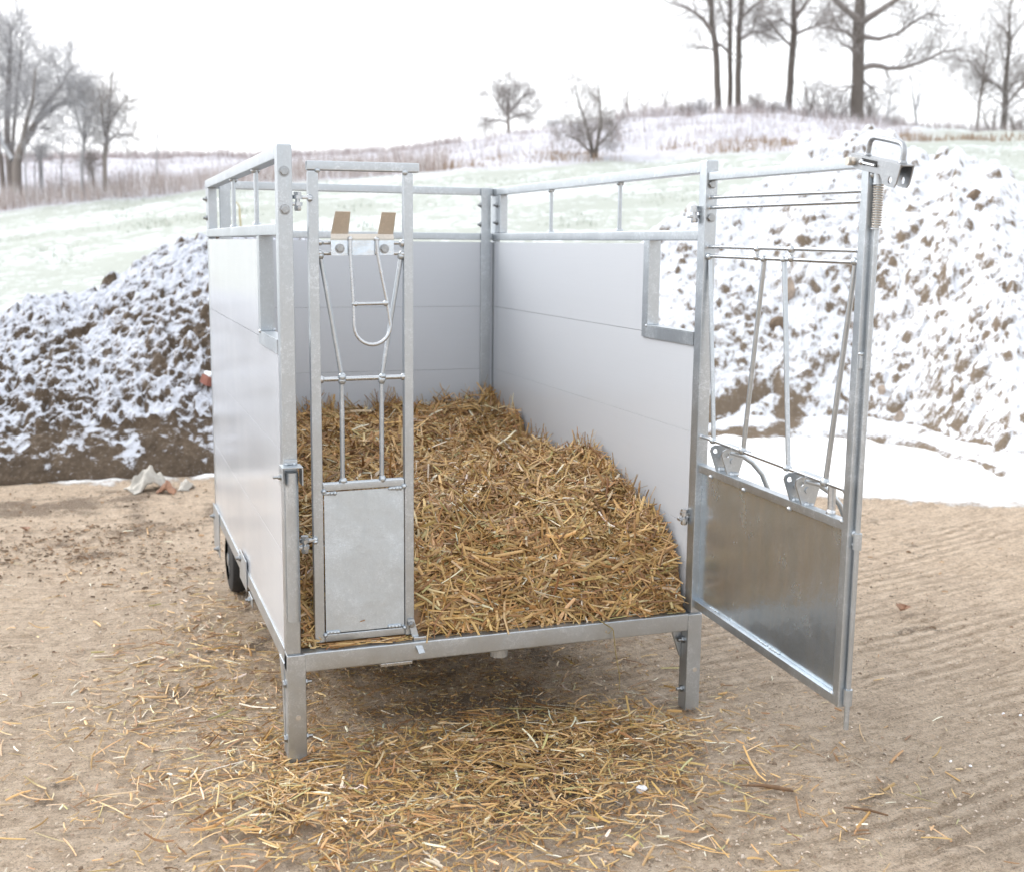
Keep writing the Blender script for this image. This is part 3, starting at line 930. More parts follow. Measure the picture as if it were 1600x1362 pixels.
# bracket plate with two upright ears, and the hanging neck loop
m = MB()
m.plate([fp(.067, 1.662, -.012), fp(.269, 1.666, -.012), fp(.270, 1.714, -.012), fp(.067, 1.712, -.012)], FN, .004)
bend = [(.067, 1.7125, -.012), (.270, 1.7145, -.012)]
P_ = lambda s, z, o: fp(s, z, o)
def slab(mb, q, th=.004):
    a, b_, c, d = [Vector(v) for v in q]
    n_ = (b_ - a).cross(d - a).normalized()
    return mb.plate([a, b_, c, d], n_, th)
slab(m, [P_(.067, 1.713, -.012), P_(.270, 1.715, -.012), P_(.2685, 1.731, -.004), P_(.0685, 1.729, -.004)])
for s0, s1, t0, t1 in ((.0685, .124, .0785, .126), (.2185, .2685, .2255, .2715)):
    slab(m, [P_(s0, 1.7305, -.003), P_(s1, 1.7305, -.003), P_(t1, 1.801, -.036), P_(t0, 1.801, -.036)])
br = B(m, 'loop_bracket', DARKST, fg, 'bent bracket plate with two brownish upright ears')
m = MB(); m.plate([fp(.0675, 1.6625, -.0145), fp(.2685, 1.6665, -.0145), fp(.2695, 1.7125, -.0145), fp(.0675, 1.7105, -.0145)], FN, .002)
B(m, 'face_plate', SHEET, br)
for s in (.095, .238): B(MB().hexbolt(fp(s, 1.685, -.0148), -FN, .0125, .009), 'bolt', BOLT, fg)
m = MB()
arc = [(.127, 1.712), (.127, 1.67), (.131, 1.58), (.1345, 1.51), (.135, 1.445)]
for k in range(1, 12):
    a = math.pi * k / 12
    arc.append((.194 - .059 * math.cos(a), 1.441 - .060 * math.sin(a)))
arc += [(.253, 1.445), (.243, 1.52), (.229, 1.59), (.2145, 1.67), (.2125, 1.712)]
ofs = lambda z: -.022 - .012 * (1.71 - z) / .33
m.tube([fp(s, z, ofs(z)) for s, z in arc], .0058, 12)
m.tube([fp(.137, 1.511, ofs(1.51)), fp(.241, 1.513, ofs(1.51))], .0056, 10)
for s, z in ((.139, 1.511), (.239, 1.513)): m.weld(fp(s, z, ofs(1.51)), .009)
for s in (.127, .213):
    m.bar(fp(s, 1.668, -.020), fp(s, 1.713, -.020), .014, .010, up=FN, bev=.004); m.weld(fp(s, 1.715, -.018), .008)
B(m, 'neck_loop', ZINC, fg)
hinge(fg, .068, .040, 1.836, (.038, 0.004, 0)); hinge(fg, .072, .040, .738, (.034, .004, 0))
m = MB()
m.plate([fp(.312, .446, -.004), fp(.334, .446, -.004), fp(.352, .372, -.012), fp(.330, .368, -.012)], -FN, .005)
m.bar(fp(.341, .372, -.014), fp(.346, .352, -.052), .024, .005, bev=.002)
m.bar(fp(.346, .353, -.050), fp(.349, .340, -.060), .024, .005, bev=.002)
lt = B(m, 'latch_hook', GALV, fg)
m = MB(); m.hexbolt(fp(.324, .428, -.010), -FN, .010, .008, .006); B(m, 'bolt', BOLT, lt)

# ------------------------------------------------------------------ wide swing gate standing open towards the camera
G0 = Vector((1.486, .046, 0)); GD = Vector((-.057578, -.998341, 0)); GN = Vector((.998341, -.057578, 0))


def gp(s, z, o=0.0): return G0 + GD * s + GN * o + Vector((0, 0, z))


def gbar(mb, a, b, wd, o0, dp, bev=.0035):
    return mb.bar(gp(*a, o0 + dp / 2), gp(*b, o0 + dp / 2), wd, dp, up=GN, bev=bev)


m = MB()
gbar(m, (.0155, .398), (.0155, 1.929), .033, 0, .034)
gbar(m, (1.018, .398), (1.018, 1.920), .034, 0, .034)
gbar(m, (-.002, 1.944), (.985, 1.932), .028, 0, .032)
gbar(m, (.0325, .917), (1.0005, .928), .028, .001, .032)
gbar(m, (.0325, .413), (1.0005, .411), .030, .001, .032)
for s, z in ((.034, .93), (.999, .94), (.034, .43), (.999, .428), (.034, 1.925), (.15, .905), (.40, .909), (.70, .911)): m.weld(gp(s, z, .004), .008)
sw = B(m, 'swing_gate', GALV)
m = MB()
m.plate([gp(.034, .429, .018), gp(.999, .427, .018), gp(.999, .912, .018), gp(.034, .902, .018)], GN, .003)
B(m, 'sheet_panel', SHEET, sw)
for s in (.16, .52, .60):
    m = MB(); m.bar(gp(s, .4285, .0165), gp(s + .06, .4285, .0165), .006, .006, up=GN, bev=.0026)
    for k in range(4): m.weld(gp(s + .017 * k, .4285, .0165), .0045)
    B(m, 'weld_seam', GALV, sw)
m = MB(); m.bar(gp(.036, .55, .017), gp(.036, .85, .017), .004, .006, up=GN, bev=.0018)
B(m, 'weld_seam', GALV, sw)
for z0, z1 in ((1.873, 1.858), (1.838, 1.830), (1.703, 1.697), (1.671, 1.665), (1.031, 1.027)):
    m = MB(); m.tube([gp(.033, z0, .015), gp(1.000, z1, .015)], .0065, 12); m.weld(gp(.036, z0, .012), .011); m.weld(gp(.998, z1, .012), .010)
    B(m, 'cross_rod', ZINC, sw)
for s in (.405, .627):
    m = MB(); m.tube([gp(s, 1.700, .012), gp(s, 1.669, .012)], .0065, 10); m.weld(gp(s, 1.698, .010), .010); m.weld(gp(s, 1.671, .010), .010)
    B(m, 'spacer', ZINC, sw)
for pts in ([(.052, 1.668), (.108, 1.28), (.136, 1.031)], [(.450, 1.667), (.409, 1.31), (.360, 1.034)], [(.578, 1.667), (.662, 1.031)], [(.975, 1.667), (.880, 1.029)]):
    m = MB(); m.tube([gp(*pts[0], .015), gp(*pts[-1], .015)], .0078, 12); m.weld(gp(*pts[0], .012), .011); m.weld(gp(*pts[-1], .012), .012)
    B(m, 'neck_bar', GALV, sw)
m = MB(); m.tube([gp(.909, 1.028, .020), gp(.912, .940, .020)], .0115, 14); m.weld(gp(.912, .944, .018), .013)
B(m, 'stub_post', ZINC, sw)
# pairs of drilled lugs standing across the top of the panel, and the hoops fixed to them
for sA, sB in ((.185, .272), (.700, .770)):
    for s in (sA, sB):
        m = MB()
        q = [(-.022, 1.004), (-.018, 1.018), (-.004, 1.025), (.052, 1.018), (.062, .998), (.042, .928), (.006, .928)]
        m.plate([gp(s, z, o) for o, z in q], GD, .0055, holes=[(gp(s, 1.004, -.003), .0085)])
        m.weld(gp(s + .002, .936, .018), .011); m.weld(gp(s + .002, .936, .034), .010)
        m.tube([gp(s + .0055, .983, .020), gp(s + .010, .983, .020)], .010, 16)
        B(m, 'lug', GALV, sw)
    m = MB()
    hq = [(.010, 1.012), (.06, .998), (.097, .974), (.136, .932), (.163, .875), (.185, .80), (.200, .72), (.203, .64), (.198, .56), (.178, .49), (.14, .45), (.08, .432), (.024, .430)]
    pts = [gp(sB, z, o) for o, z in hq]
    m.tube(pts, .0085, 12)
    B(m, 'hoop', GALV, sw)
    m = MB(); m.bar(gp(sA - .02, 1.022, .052), gp(sB + .05, 1.020, .052), .03, .006, bev=.002); B(m, 'lug_bridge', GALV, sw)
# long latch rod with spring, guides and the lever head
RO, RS = .024, 1.0475
m = MB(); m.tube([gp(RS - .002, .335, RO), gp(RS, 1.10, RO), gp(RS + .004, 1.905, RO)], .0075, 14)
rod = B(m, 'latch_rod', GALV, sw)
m = MB(); m.tube([gp(RS - .002, .455, RO), gp(RS - .002, .408, RO)], .0128, 18); m.weld(gp(RS - .018, .43, RO), .011); B(m, 'guide', GALV, sw)
m = MB(); m.tube([gp(RS, .915, RO), gp(RS, .868, RO)], .0125, 18); m.weld(gp(RS - .016, .91, RO), .012); m.weld(gp(RS - .016, .88, RO), .010); B(m, 'guide', GALV, sw)
m = MB(); m.bar(gp(RS - .012, 1.375, .010), gp(RS - .012, 1.415, .010), .012, .014, up=GN, bev=.003); m.weld(gp(RS - .012, 1.417, .010), .008); B(m, 'guide', GALV, sw)
m = MB(); m.tube([gp(RS + .002, 1.918, RO), gp(RS + .002, 1.876, RO)], .0145, 18); m.weld(gp(RS - .014, 1.90, RO - .008), .010); B(m, 'guide', GALV, sw)
m = MB(); sp = []
nt_ = 17
for k in range(nt_ * 10 + 1):
    a = 2 * math.pi * k / 10; z = 1.872 - .112 * k / (nt_ * 10)
    sp.append(gp(RS + .003 + .0125 * math.cos(a), z, RO + .0125 * math.sin(a)))
m.tube(sp, .0019, 6)
B(m, 'spring', DARKST, sw)
for z in (1.758, 1.876): B(MB().tube([gp(RS + .003, z, RO), gp(RS + .003, z - .0035, RO)], .0165, 18), 'washer', ZINC, sw)
m = MB()
side = [(.948, 1.961), (1.186, 1.915), (1.180, 1.895), (1.170, 1.868), (1.160, 1.859), (1.125, 1.865), (1.113, 1.872), (1.095, 1.896), (.969, 1.919)]
m.plate([gp(s, z, -.004) for s, z in side], GN, .004, holes=[(gp(1.143, 1.879, -.004), .0095)])
m.plate([gp(s, z, .034) for s, z in side], GN, .004, holes=[(gp(1.143, 1.879, .034), .0095)])
m.bar(gp(.949, 1.9592, .017), gp(1.1855, 1.9134, .017), .0335, .004, bev=.001)
lh = B(m, 'latch_lever', LEVER, sw)
m = MB(); m.plate([gp(1.008, 1.944, -.0048), gp(1.082, 1.930, -.0048), gp(1.080, 1.915, -.0048), gp(1.006, 1.929, -.0048)], GN, .0006)
B(m, 'slot_shade', RUBBER, lh)  # black sheet on the lever face paints the dark of the opening
m = MB(); m.tube([gp(1.016, 1.931, -.009), gp(1.078, 1.919, -.009)], .0042, 8); m.weld(gp(1.014, 1.932, -.009), .007); B(m, 'slot_pin', ZINC, lh)
m = MB(); m.tube([gp(.962, 1.938, -.004), gp(.962, 1.938, -.022)], .0115, 18); m.weld(gp(.962, 1.938, -.004), .013); B(m, 'pivot_pin', DARKST, lh)
m = MB()
hp = [(.999, 1.950), (1.003, 1.972), (1.008, 1.985), (1.018, 1.993), (1.034, 1.9945), (1.090, 1.984), (1.143, 1.973), (1.156, 1.968), (1.164, 1.958), (1.1655, 1.945), (1.162, 1.918)]
m.tube([gp(s, z + .002, .018) for s, z in hp], .0072, 12); m.weld(gp(.999, 1.953, .018), .010); m.weld(gp(1.162, 1.921, .018), .010)
B(m, 'handle', LEVER, sw)
hinge(sw, 1.462, .050, 1.822, (.03, 0, 0)); hinge(sw, 1.462, .050, .735, (.03, 0, 0))
# ------------------------------------------------------------------ straw
PAL = np.array([(.56, .35, .125), (.47, .275, .088), (.64, .43, .195), (.72, .55, .32), (.36, .18, .06), (.25, .12, .043), (.48, .41, .17), (.60, .37, .15), (.82, .74, .56)])
PAL = PAL * np.array([1.02, 1.05, 1.10])


def ribbons(P, U, N, ln, wd, bend, r, kink=0.25, colw=None):
    """many flat straws at once: centre, direction, normal, length, width, bend -> verts, quads, colours"""
    n = len(P); K = 4
    U = U / np.linalg.norm(U, axis=1, keepdims=True)
    Vx = np.cross(N, U); Vx /= np.linalg.norm(Vx, axis=1, keepdims=True) + 1e-9
    Nn = np.cross(U, Vx)
    roll = r.normal(0, .5, n)[:, None]
    Vr = Vx * np.cos(roll) + Nn * np.sin(roll); Nr = -Vx * np.sin(roll) + Nn * np.cos(roll)
    kx = (r.random(n) < kink) * r.normal(0, .42, n); kl = r.normal(0, .07, n)
    t = np.linspace(-.5, .5, K)
    V = np.zeros((n, K, 3, 3))
    for i, a in enumerate(t):
        c = P + U * (a * ln)[:, None] + Nn * ((-(a * 2) ** 2 * bend + np.maximum(a, 0) * kx) * ln)[:, None] + Vx * ((a * 2) ** 2 * kl * ln * .5)[:, None]
        tw = 1.0 if i in (1, 2) else 0.8
        V[:, i, 0] = c - Vr * (wd * .5 * tw)[:, None]
        V[:, i, 1] = c + Nr * (wd * .32)[:, None]
        V[:, i, 2] = c + Vr * (wd * .5 * tw)[:, None]
    base = (np.arange(n) * K * 3)[:, None]
    q = []
    for i in range(K - 1):
        for j in range(2):
            a = i * 3 + j
            q.append(base + np.array([a, a + 1, a + 4, a + 3])[None])
    Q = np.stack(q, 1).reshape(-1, 4)
    w_ = colw if colw is not None else np.array([.19, .21, .11, .07, .18, .14, .03, .08, .04])
    ci = r.choice(len(PAL), n, p=w_ / np.sum(w_))
    C = PAL[ci] * (0.62 + 0.56 * r.random((n, 1))) * (1 + r.normal(0, .04, (n, 3)))
    C = np.clip(np.repeat(C, K * 3, 0), .01, .95)
    return V.reshape(-1, 3), Q, C


def bed_z(x, y):
    k = np.interp(x, [0, .5, 1.1, 1.5], [1.05, 1.15, 1.2, 1.0])
    yy = (y - .05) / k + .05
    yy = np.where(y > 1.2, y, yy)
    z = np.interp(yy, [.045, .075, .115, .17, .30, .45, .9, 1.5, 2.3], [0.006, .05, .155, .235, .315, .352, .400, .43, .455])
    z = z * (1 + .19 * fbm(x, y, .5, 3, 301)) + .045 * fbm(x, y, .17, 2, 302) * smooth(.05, .15, z) - .05 * np.exp(-((y - 1.15 - .12 * x) / .16) ** 2)
    z = z + .07 * np.exp(-((x - 1.45) / .22) ** 2 - ((y - 2.28) / .2) ** 2) + .03 * np.exp(-((x - 1.42) / .12) ** 2 - ((y - 1.0) / .2) ** 2)
    return ZF + z


r = np.random.default_rng(77)
bx = np.linspace(.047, W - .047, 90); by = np.concatenate([np.linspace(.05, .35, 60, endpoint=False), np.linspace(.35, L - .05, 110)])
BX, BY = np.meshgrid(bx, by, indexing='ij'); BZ = bed_z(BX, BY) - .022
BZ = np.maximum(BZ, ZF + .001)
nb = BX.size
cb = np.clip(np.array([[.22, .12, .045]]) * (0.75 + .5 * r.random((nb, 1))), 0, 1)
n = 30000
ys = np.concatenate([.05 + (L - .11) * r.random(int(n * .50)), .05 + .9 * r.random(int(n * .28)), .05 + .20 * r.random(n - int(n * .50) - int(n * .28))])
xs = .052 + (W - .104) * r.random(n)
e = .01
zx = (bed_z(xs + e, ys) - bed_z(xs - e, ys)) / (2 * e); zy = (bed_z(xs, ys + e) - bed_z(xs, ys - e)) / (2 * e)
zy = np.clip(zy, -.5, 2.2)
Nn = np.stack([-zx, -zy, np.ones(n)], 1); Nn /= np.linalg.norm(Nn, axis=1, keepdims=True)
az = r.random(n) * 2 * np.pi
U = np.stack([np.cos(az), np.sin(az), np.zeros(n)], 1)
U = U - Nn * np.sum(U * Nn, 1)[:, None]
U = U / np.linalg.norm(U, axis=1, keepdims=True) + Nn * r.normal(0.03, .30, n)[:, None]
lift = (r.random(n) ** 1.8) * .040 - .018
Pp = np.stack([xs, ys, bed_z(xs, ys)], 1) + Nn * lift[:, None]
ln = np.clip(r.lognormal(math.log(.082), .48, n), .02, .18); wd = np.clip(r.lognormal(math.log(.0062), .42, n), .0018, .014)
# keep every straw inside the walls
ux = np.abs(U[:, 0]) / np.linalg.norm(U, axis=1) * ln * .5 + .006
Pp[:, 0] = np.clip(Pp[:, 0], .052 + ux, W - .052 - ux)
uy = np.abs(U[:, 1]) / np.linalg.norm(U, axis=1) * ln * .5 + .006
Pp[:, 1] = np.clip(Pp[:, 1], -.9, L - .052 - uy)
frontmin = np.where(Pp[:, 0] < .098, .03, np.where(Pp[:, 0] < .49, .098, .012))
Pp[:, 1] = np.maximum(Pp[:, 1], np.minimum(frontmin + uy * np.where(Pp[:, 0] < .49, 1.0, .55), .24))
Pp[:, 2] = np.maximum(Pp[:, 2], ZF + .006 + np.abs(U[:, 2]) * ln * .4)
v1, q1, c1 = ribbons(Pp, U, Nn, ln, wd, r.normal(.03, .06, n), r, .45)
# chaff between the straws, and a few long stalks
k = 9000
hx_ = .07 + (W - .14) * r.random(k); hy_ = .10 + (L - .2) * r.random(k) ** 1.5
ha = r.random(k) * 2 * np.pi
hl = np.clip(r.lognormal(math.log(.022), .4, k), .008, .05)
hl[:110] = r.uniform(.16, .28, 110)
hx_[:110] = np.clip(hx_[:110], .22, W - .22); hy_[:110] = np.clip(hy_[:110], .30, L - .22)
hz_ = bed_z(hx_, hy_) + .012 * r.random(k); hz_[:110] += .008
v4, q4, c4 = ribbons(np.stack([hx_, hy_, hz_], 1), np.stack([np.cos(ha), np.sin(ha), r.normal(0, .25, k) * (hl < .1)], 1), np.tile(np.array([[0, 0, 1.0]]), (k, 1)) + r.normal(0, .3, (k, 3)), hl, np.where(hl > .1, .0042, .003), np.where(hl > .1, .05, r.normal(0, .03, k)), r, .4)
# flat straws trapped under the narrow gate and along the beam
k = 210
fx = np.where(r.random(k) < .55, .08 + .40 * r.random(k), .48 + .98 * r.random(k)); fy = .012 + .055 * r.random(k)
faz = r.normal(0, .35, k) + np.pi * (r.random(k) < .5)
fl_ = np.clip(r.lognormal(math.log(.06), .4, k), .02, .12)
fx = np.clip(fx, .06 + fl_ / 2, W - .06 - fl_ / 2)
v3, q3, c3 = ribbons(np.stack([fx, fy, ZF + .0035 + .006 * r.random(k)], 1), np.stack([np.cos(faz), np.sin(faz) * .45, r.normal(0, .03, k)], 1), np.tile(np.array([[0, 0, 1.0]]), (k, 1)), fl_, np.full(k, .0048), r.normal(0, .02, k), r, .2)
# straws standing up along the back and side walls
k = 420
wall = r.integers(0, 3, k)
sx = np.where(wall == 0, .07 + 1.38 * r.random(k), np.where(wall == 1, W - .075 - .03 * r.random(k), .075 + .03 * r.random(k)))
sy = np.where(wall == 0, L - .08 - .04 * r.random(k), .25 + 2.0 * r.random(k))
sy = np.where((wall == 1) & (r.random(k) < .35), .85 + .25 * r.random(k), sy)
sU = np.stack([np.where(wall == 0, r.normal(0, .5, k), r.normal(0, .08, k)), np.where(wall == 0, r.normal(0, .08, k), r.normal(0, .5, k)), .75 + .4 * r.random(k)], 1)
sl = .07 + .09 * r.random(k)
sP = np.stack([sx, sy, bed_z(sx, sy) + sl * .22], 1)
sN = np.stack([r.normal(0, 1, k), r.normal(0, 1, k), np.zeros(k) + .1], 1)
hx = np.abs(sU[:, 0]) * sl * .5; sP[:, 0] = np.clip(sP[:, 0], .062 + hx, W - .062 - hx)
v2, q2, c2 = ribbons(sP, sU, sN, sl, np.full(k, .0038), r.normal(0, .06, k), r, .5)
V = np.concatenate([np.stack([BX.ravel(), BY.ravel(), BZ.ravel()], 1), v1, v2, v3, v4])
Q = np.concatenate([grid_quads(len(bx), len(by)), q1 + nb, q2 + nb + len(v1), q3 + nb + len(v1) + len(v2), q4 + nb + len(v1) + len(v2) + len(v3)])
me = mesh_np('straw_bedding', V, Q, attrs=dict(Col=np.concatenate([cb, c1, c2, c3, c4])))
ob = link('straw_bedding', me, STRAW)
tag(ob, 'deep golden straw bedding heaped inside the trailer box', 'straw', kind='stuff')

# straw spilled on the yard
blobs = [(.50, -.16, .20, .16, 520), (.92, -.20, .24, .18, 720), (.20, -.33, .24, .18, 520), (.62, -.46, .24, .17, 560), (1.14, -.18, .16, .14, 330), (1.0, -.52, .18, .14, 300), (-.02, -.38, .18, .15, 240), (.42, -.66, .26, .13, 360), (.12, -.62, .18, .14, 170),
         (.72, -.02, .42, .10, 300), (.02, .10, .10, .14, 170), (-.10, -.08, .12, .14, 110), (1.26, .02, .10, .12, 40),
         (-.22, .75, .24, .55, 330), (-.45, .55, .32, .50, 280), (-.06, 1.45, .14, .45, 230), (.0, 2.0, .15, .3, 90), (-.55, .0, .35, .30, 110), (-.3, -.35, .25, .25, 70), (.3, -.86, .5, .10, 150), (.9, -.84, .4, .10, 60),
         (1.45, -.45, .22, .30, 70), (1.7, -.7, .25, .25, 44), (1.6, -1.0, .3, .15, 36), (1.35, .3, .2, .3, 50), (2.0, .2, .5, .5, 20), (-.6, 1.6, .4, .6, 50), (-.5, 2.6, .5, .5, 26)]
A = []
for cx, cy, sx_, sy_, c in blobs:
    c = int(c * 1.2)
    A.append(np.stack([r.normal(cx, sx_, c), r.normal(cy, sy_, c)], 1))
A = np.concatenate(A); n = len(A)
dens = np.zeros(n)
for cx, cy, sx_, sy_, c in blobs[:10]:
    dens += c / (sx_ * sy_) / 16000 * np.exp(-.5 * (((A[:, 0] - cx) / sx_) ** 2 + ((A[:, 1] - cy) / sy_) ** 2))
az = r.random(n) * 2 * np.pi
U = np.stack([np.cos(az), np.sin(az), r.normal(0, .10, n) * np.clip(dens, .15, 1)], 1)
N0 = np.tile(np.array([[0, 0, 1.0]]), (n, 1)) + r.normal(0, .15, (n, 3))
ln = np.clip(r.lognormal(math.log(.054), .5, n), .015, .16); wd = np.clip(r.lognormal(math.log(.0047), .42, n), .0014, .010)
z = .006 + np.abs(U[:, 2]) * ln * .5 + (r.random(n) ** 1.5) * .042 * np.clip(dens, 0, 1.1)
v1, q1, c1 = ribbons(np.stack([A[:, 0], A[:, 1], z], 1), U, N0, ln, wd, r.normal(.01, .02, n), r, .2, np.array([.20, .20, .13, .09, .15, .10, .04, .06, .06]))
# fine chaff, mostly under and beside the box
cb_ = [(.55, .45, .5, .35, 6500), (.8, 1.2, .5, .5, 3200), (-.15, .8, .22, .6, 900), (.6, -.3, .45, .3, 2200), (-.2, -.1, .3, .4, 500), (1.3, .3, .3, .4, 300), (-.4, .5, .4, .5, 350), (1.4, -.5, .4, .4, 180)]
A = np.concatenate([np.stack([r.normal(a, c, m_), r.normal(b, d, m_)], 1) for a, b, c, d, m_ in cb_]); n = len(A)
az = r.random(n) * 2 * np.pi
U = np.stack([np.cos(az), np.sin(az), r.normal(0, .08, n)], 1)
N0 = np.tile(np.array([[0, 0, 1.0]]), (n, 1)) + r.normal(0, .2, (n, 3))
ln = np.clip(r.lognormal(math.log(.018), .5, n), .006, .06); wd = np.clip(r.normal(.0026, .001, n), .001, .005)
v2, q2, c2 = ribbons(np.stack([A[:, 0], A[:, 1], .004 + .004 * r.random(n)], 1), U, N0, ln, wd, r.normal(0, .03, n), r, .2, np.array([.2, .2, .08, .05, .22, .15, .02, .05, .03]))
me = mesh_np('scattered_straw', np.concatenate([v1, v2]), np.concatenate([q1, q2 + len(v1)]), attrs=dict(Col=np.concatenate([c1, c2])))
ob = link('scattered_straw', me, STRAW)
tag(ob, 'loose straw and chaff spilled on the yard below the trailer', 'straw', kind='stuff')

# one long green-brown stalk hanging over the beam
STALK = plain('green_stalk', (0.26, 0.20, 0.08), 0.6, 0.3, 60)
m = MB(); m.tube([(1.02, .10, .44), (1.05, .045, .424), (1.10, .012, .392), (1.158, -.012, .352), (1.160, -.014, .345), (1.168, -.018, .27), (1.186, -.02, .178), (1.19, -.015, .12)], [.0022, .0022, .002, .002, .002, .0018, .0017, .0012], 6)
m.tube([(1.158, -.012, .352), (1.140, -.016, .338), (1.128, -.018, .345)], .0011, 5)
ob = m.build('dry_stalk', STALK)
tag(ob, 'long thin greenish stalk hanging over the front beam of the trailer', 'stalk')
# ------------------------------------------------------------------ bare winter trees
class Wood:
    def __init__(self): self.v = []; self.q = []; self.n = 0; self.tw = []

    def tube(self, pts, rad, k):
        pts = np.asarray(pts); m = len(pts)
        tg = np.gradient(pts, axis=0); tg /= np.linalg.norm(tg, axis=1, keepdims=True) + 1e-9
        ref = np.array([0.31, 0.17, 0.93]) if abs(tg[0, 2]) < .8 else np.array([0.95, 0.2, 0.1])
        x = np.cross(tg, ref); x /= np.linalg.norm(x, axis=1, keepdims=True) + 1e-9
        y = np.cross(tg, x)
        a = np.arange(k) * 2 * np.pi / k
        ring = pts[:, None] + (x[:, None] * np.cos(a)[None, :, None] + y[:, None] * np.sin(a)[None, :, None]) * np.asarray(rad)[:, None, None]
        self.v.append(ring.reshape(-1, 3))
        i, j = np.meshgrid(np.arange(m - 1), np.arange(k), indexing='ij')
        a0 = self.n + i * k + j; a1 = self.n + i * k + (j + 1) % k
        self.q.append(np.stack([a0, a1, a1 + k, a0 + k], -1).reshape(-1, 4))
        self.n += m * k

    def twigs(self, r, o):
        # all last-order twigs of a crown at once, each with its own side twigs
        if not self.tw: return
        P, Dr, Ln = [np.concatenate(a) for a in zip(*self.tw)]
        for lv in range(2):
            n = len(P); k = 3
            D2_ = Dr + r.normal(0, .28, (n, 3)) + np.array([0, 0, o['up']])
            D2_ /= np.linalg.norm(D2_, axis=1, keepdims=True)
            a = P; b = P + Dr * (Ln * .5)[:, None]; c = b + D2_ * (Ln * .5)[:, None]
            rad = o['tip'] * (1 if lv == 0 else .75)
            x = np.cross(Dr, np.array([.3, .2, .93])); x /= np.linalg.norm(x, axis=1, keepdims=True) + 1e-9
            y = np.cross(Dr, x)
            V = np.zeros((n, 3, k, 3))
            for i, (q, rr) in enumerate(((a, rad), (b, rad * .8), (c, rad * .35))):
                for j in range(k):
                    t = 2 * np.pi * j / k
                    V[:, i, j] = q + (x * math.cos(t) + y * math.sin(t)) * rr
            self.v.append(V.reshape(-1, 3))
            base = self.n + (np.arange(n) * 9)[:, None]
            for i in range(2):
                for j in range(k):
                    self.q.append(base + np.array([[i * 3 + j, i * 3 + (j + 1) % k, (i + 1) * 3 + (j + 1) % k, (i + 1) * 3 + j]]))
            self.n += n * 9
            if lv == 0:
                m = o.get('sub', 4)
                t = r.random((n, m)) * .8 + .2
                p0 = np.where(t[..., None] < .5, a[:, None] + (b - a)[:, None] * (t * 2)[..., None], b[:, None] + (c - b)[:, None] * (t * 2 - 1)[..., None])
                dd_ = Dr[:, None] + r.normal(0, .75, (n, m, 3)); dd_ /= np.linalg.norm(dd_, axis=2, keepdims=True)
                P, Dr, Ln = p0.reshape(-1, 3), dd_.reshape(-1, 3), (Ln[:, None] * r.uniform(.3, .65, (n, m))).ravel()

    def mesh(self, name, org):
        return mesh_np(name, np.concatenate(self.v) - org, np.concatenate(self.q))


def branch(wd, r, p, d, ln, rad, lvl, o):
    n = max(3, min(7, int(ln / o['step']) + 2))
    pts = [p]; d = d / np.linalg.norm(d)
    for i in range(n - 1):
        d = d + r.normal(0, o['wander'], 3) + np.array([0, 0, o['up'] * (1 if lvl < 3 else .5)])
        d /= np.linalg.norm(d)
        pts.append(pts[-1] + d * ln / (n - 1))
    pts = np.array(pts)
    rads = np.linspace(rad, max(rad * .35, o['tip']), n)
    wd.tube(pts, rads, 5 if lvl == 1 else (4 if lvl == 2 else 3))
    if lvl >= o['levels']: return
    side(wd, r, pts, rads, ln, lvl, o)


def side(wd, r, pts, rads, ln, lvl, o, t0=.22, cnt=None):
    m = cnt if cnt else o['kids'][min(lvl, len(o['kids']) - 1)]
    n = len(pts)
    if lvl + 1 >= o['levels']:
        m = m
        t = t0 + (1 - t0) * (np.arange(m) + r.random(m)) / m
        f = t * (n - 1); i = np.minimum(f.astype(int), n - 2); u = (f - i)[:, None]
        tg = pts[i + 1] - pts[i]; tg /= np.linalg.norm(tg, axis=1, keepdims=True)
        rv = r.normal(0, 1, (m, 3)); rv -= tg * np.sum(tg * rv, 1)[:, None]; rv /= np.linalg.norm(rv, axis=1, keepdims=True)
        ang = np.radians(r.uniform(*o['angle'], m))[:, None]
        wd.tw.append((pts[i] * (1 - u) + pts[i + 1] * u, tg * np.cos(ang) + rv * np.sin(ang), np.maximum(ln * r.uniform(*o['ratio'], m) * (1 - .4 * t), o['minl'][lvl] * r.uniform(.7, 1.3, m))))
        return
    for j in range(m):
        t = t0 + (1 - t0) * (j + r.random()) / m
        f = t * (n - 1); i = min(int(f), n - 2); u = f - i
        p = pts[i] * (1 - u) + pts[i + 1] * u
        tg = pts[i + 1] - pts[i]; tg /= np.linalg.norm(tg)
        rv = r.normal(0, 1, 3); rv -= tg * (rv @ tg); rv /= np.linalg.norm(rv)
        ang = math.radians(r.uniform(*o['angle']))
        d = tg * math.cos(ang) + rv * math.sin(ang)
        l2 = ln * r.uniform(*o['ratio']) * (1 - .45 * t)
        l2 = max(l2, o['minl'][lvl] * (.7 + .6 * r.random()))
        r2 = max(o['tip'], min((rads[i] * (1 - u) + rads[i + 1] * u) * .55, l2 * .022))
        branch(wd, r, p, d, l2, r2, lvl + 1, o)


BASE = dict(step=.55, wander=.16, up=.05, levels=3, kids=(9, 7, 6), angle=(30, 65), ratio=(.28, .52), tip=.0055, minl=(.5, .35, .28))


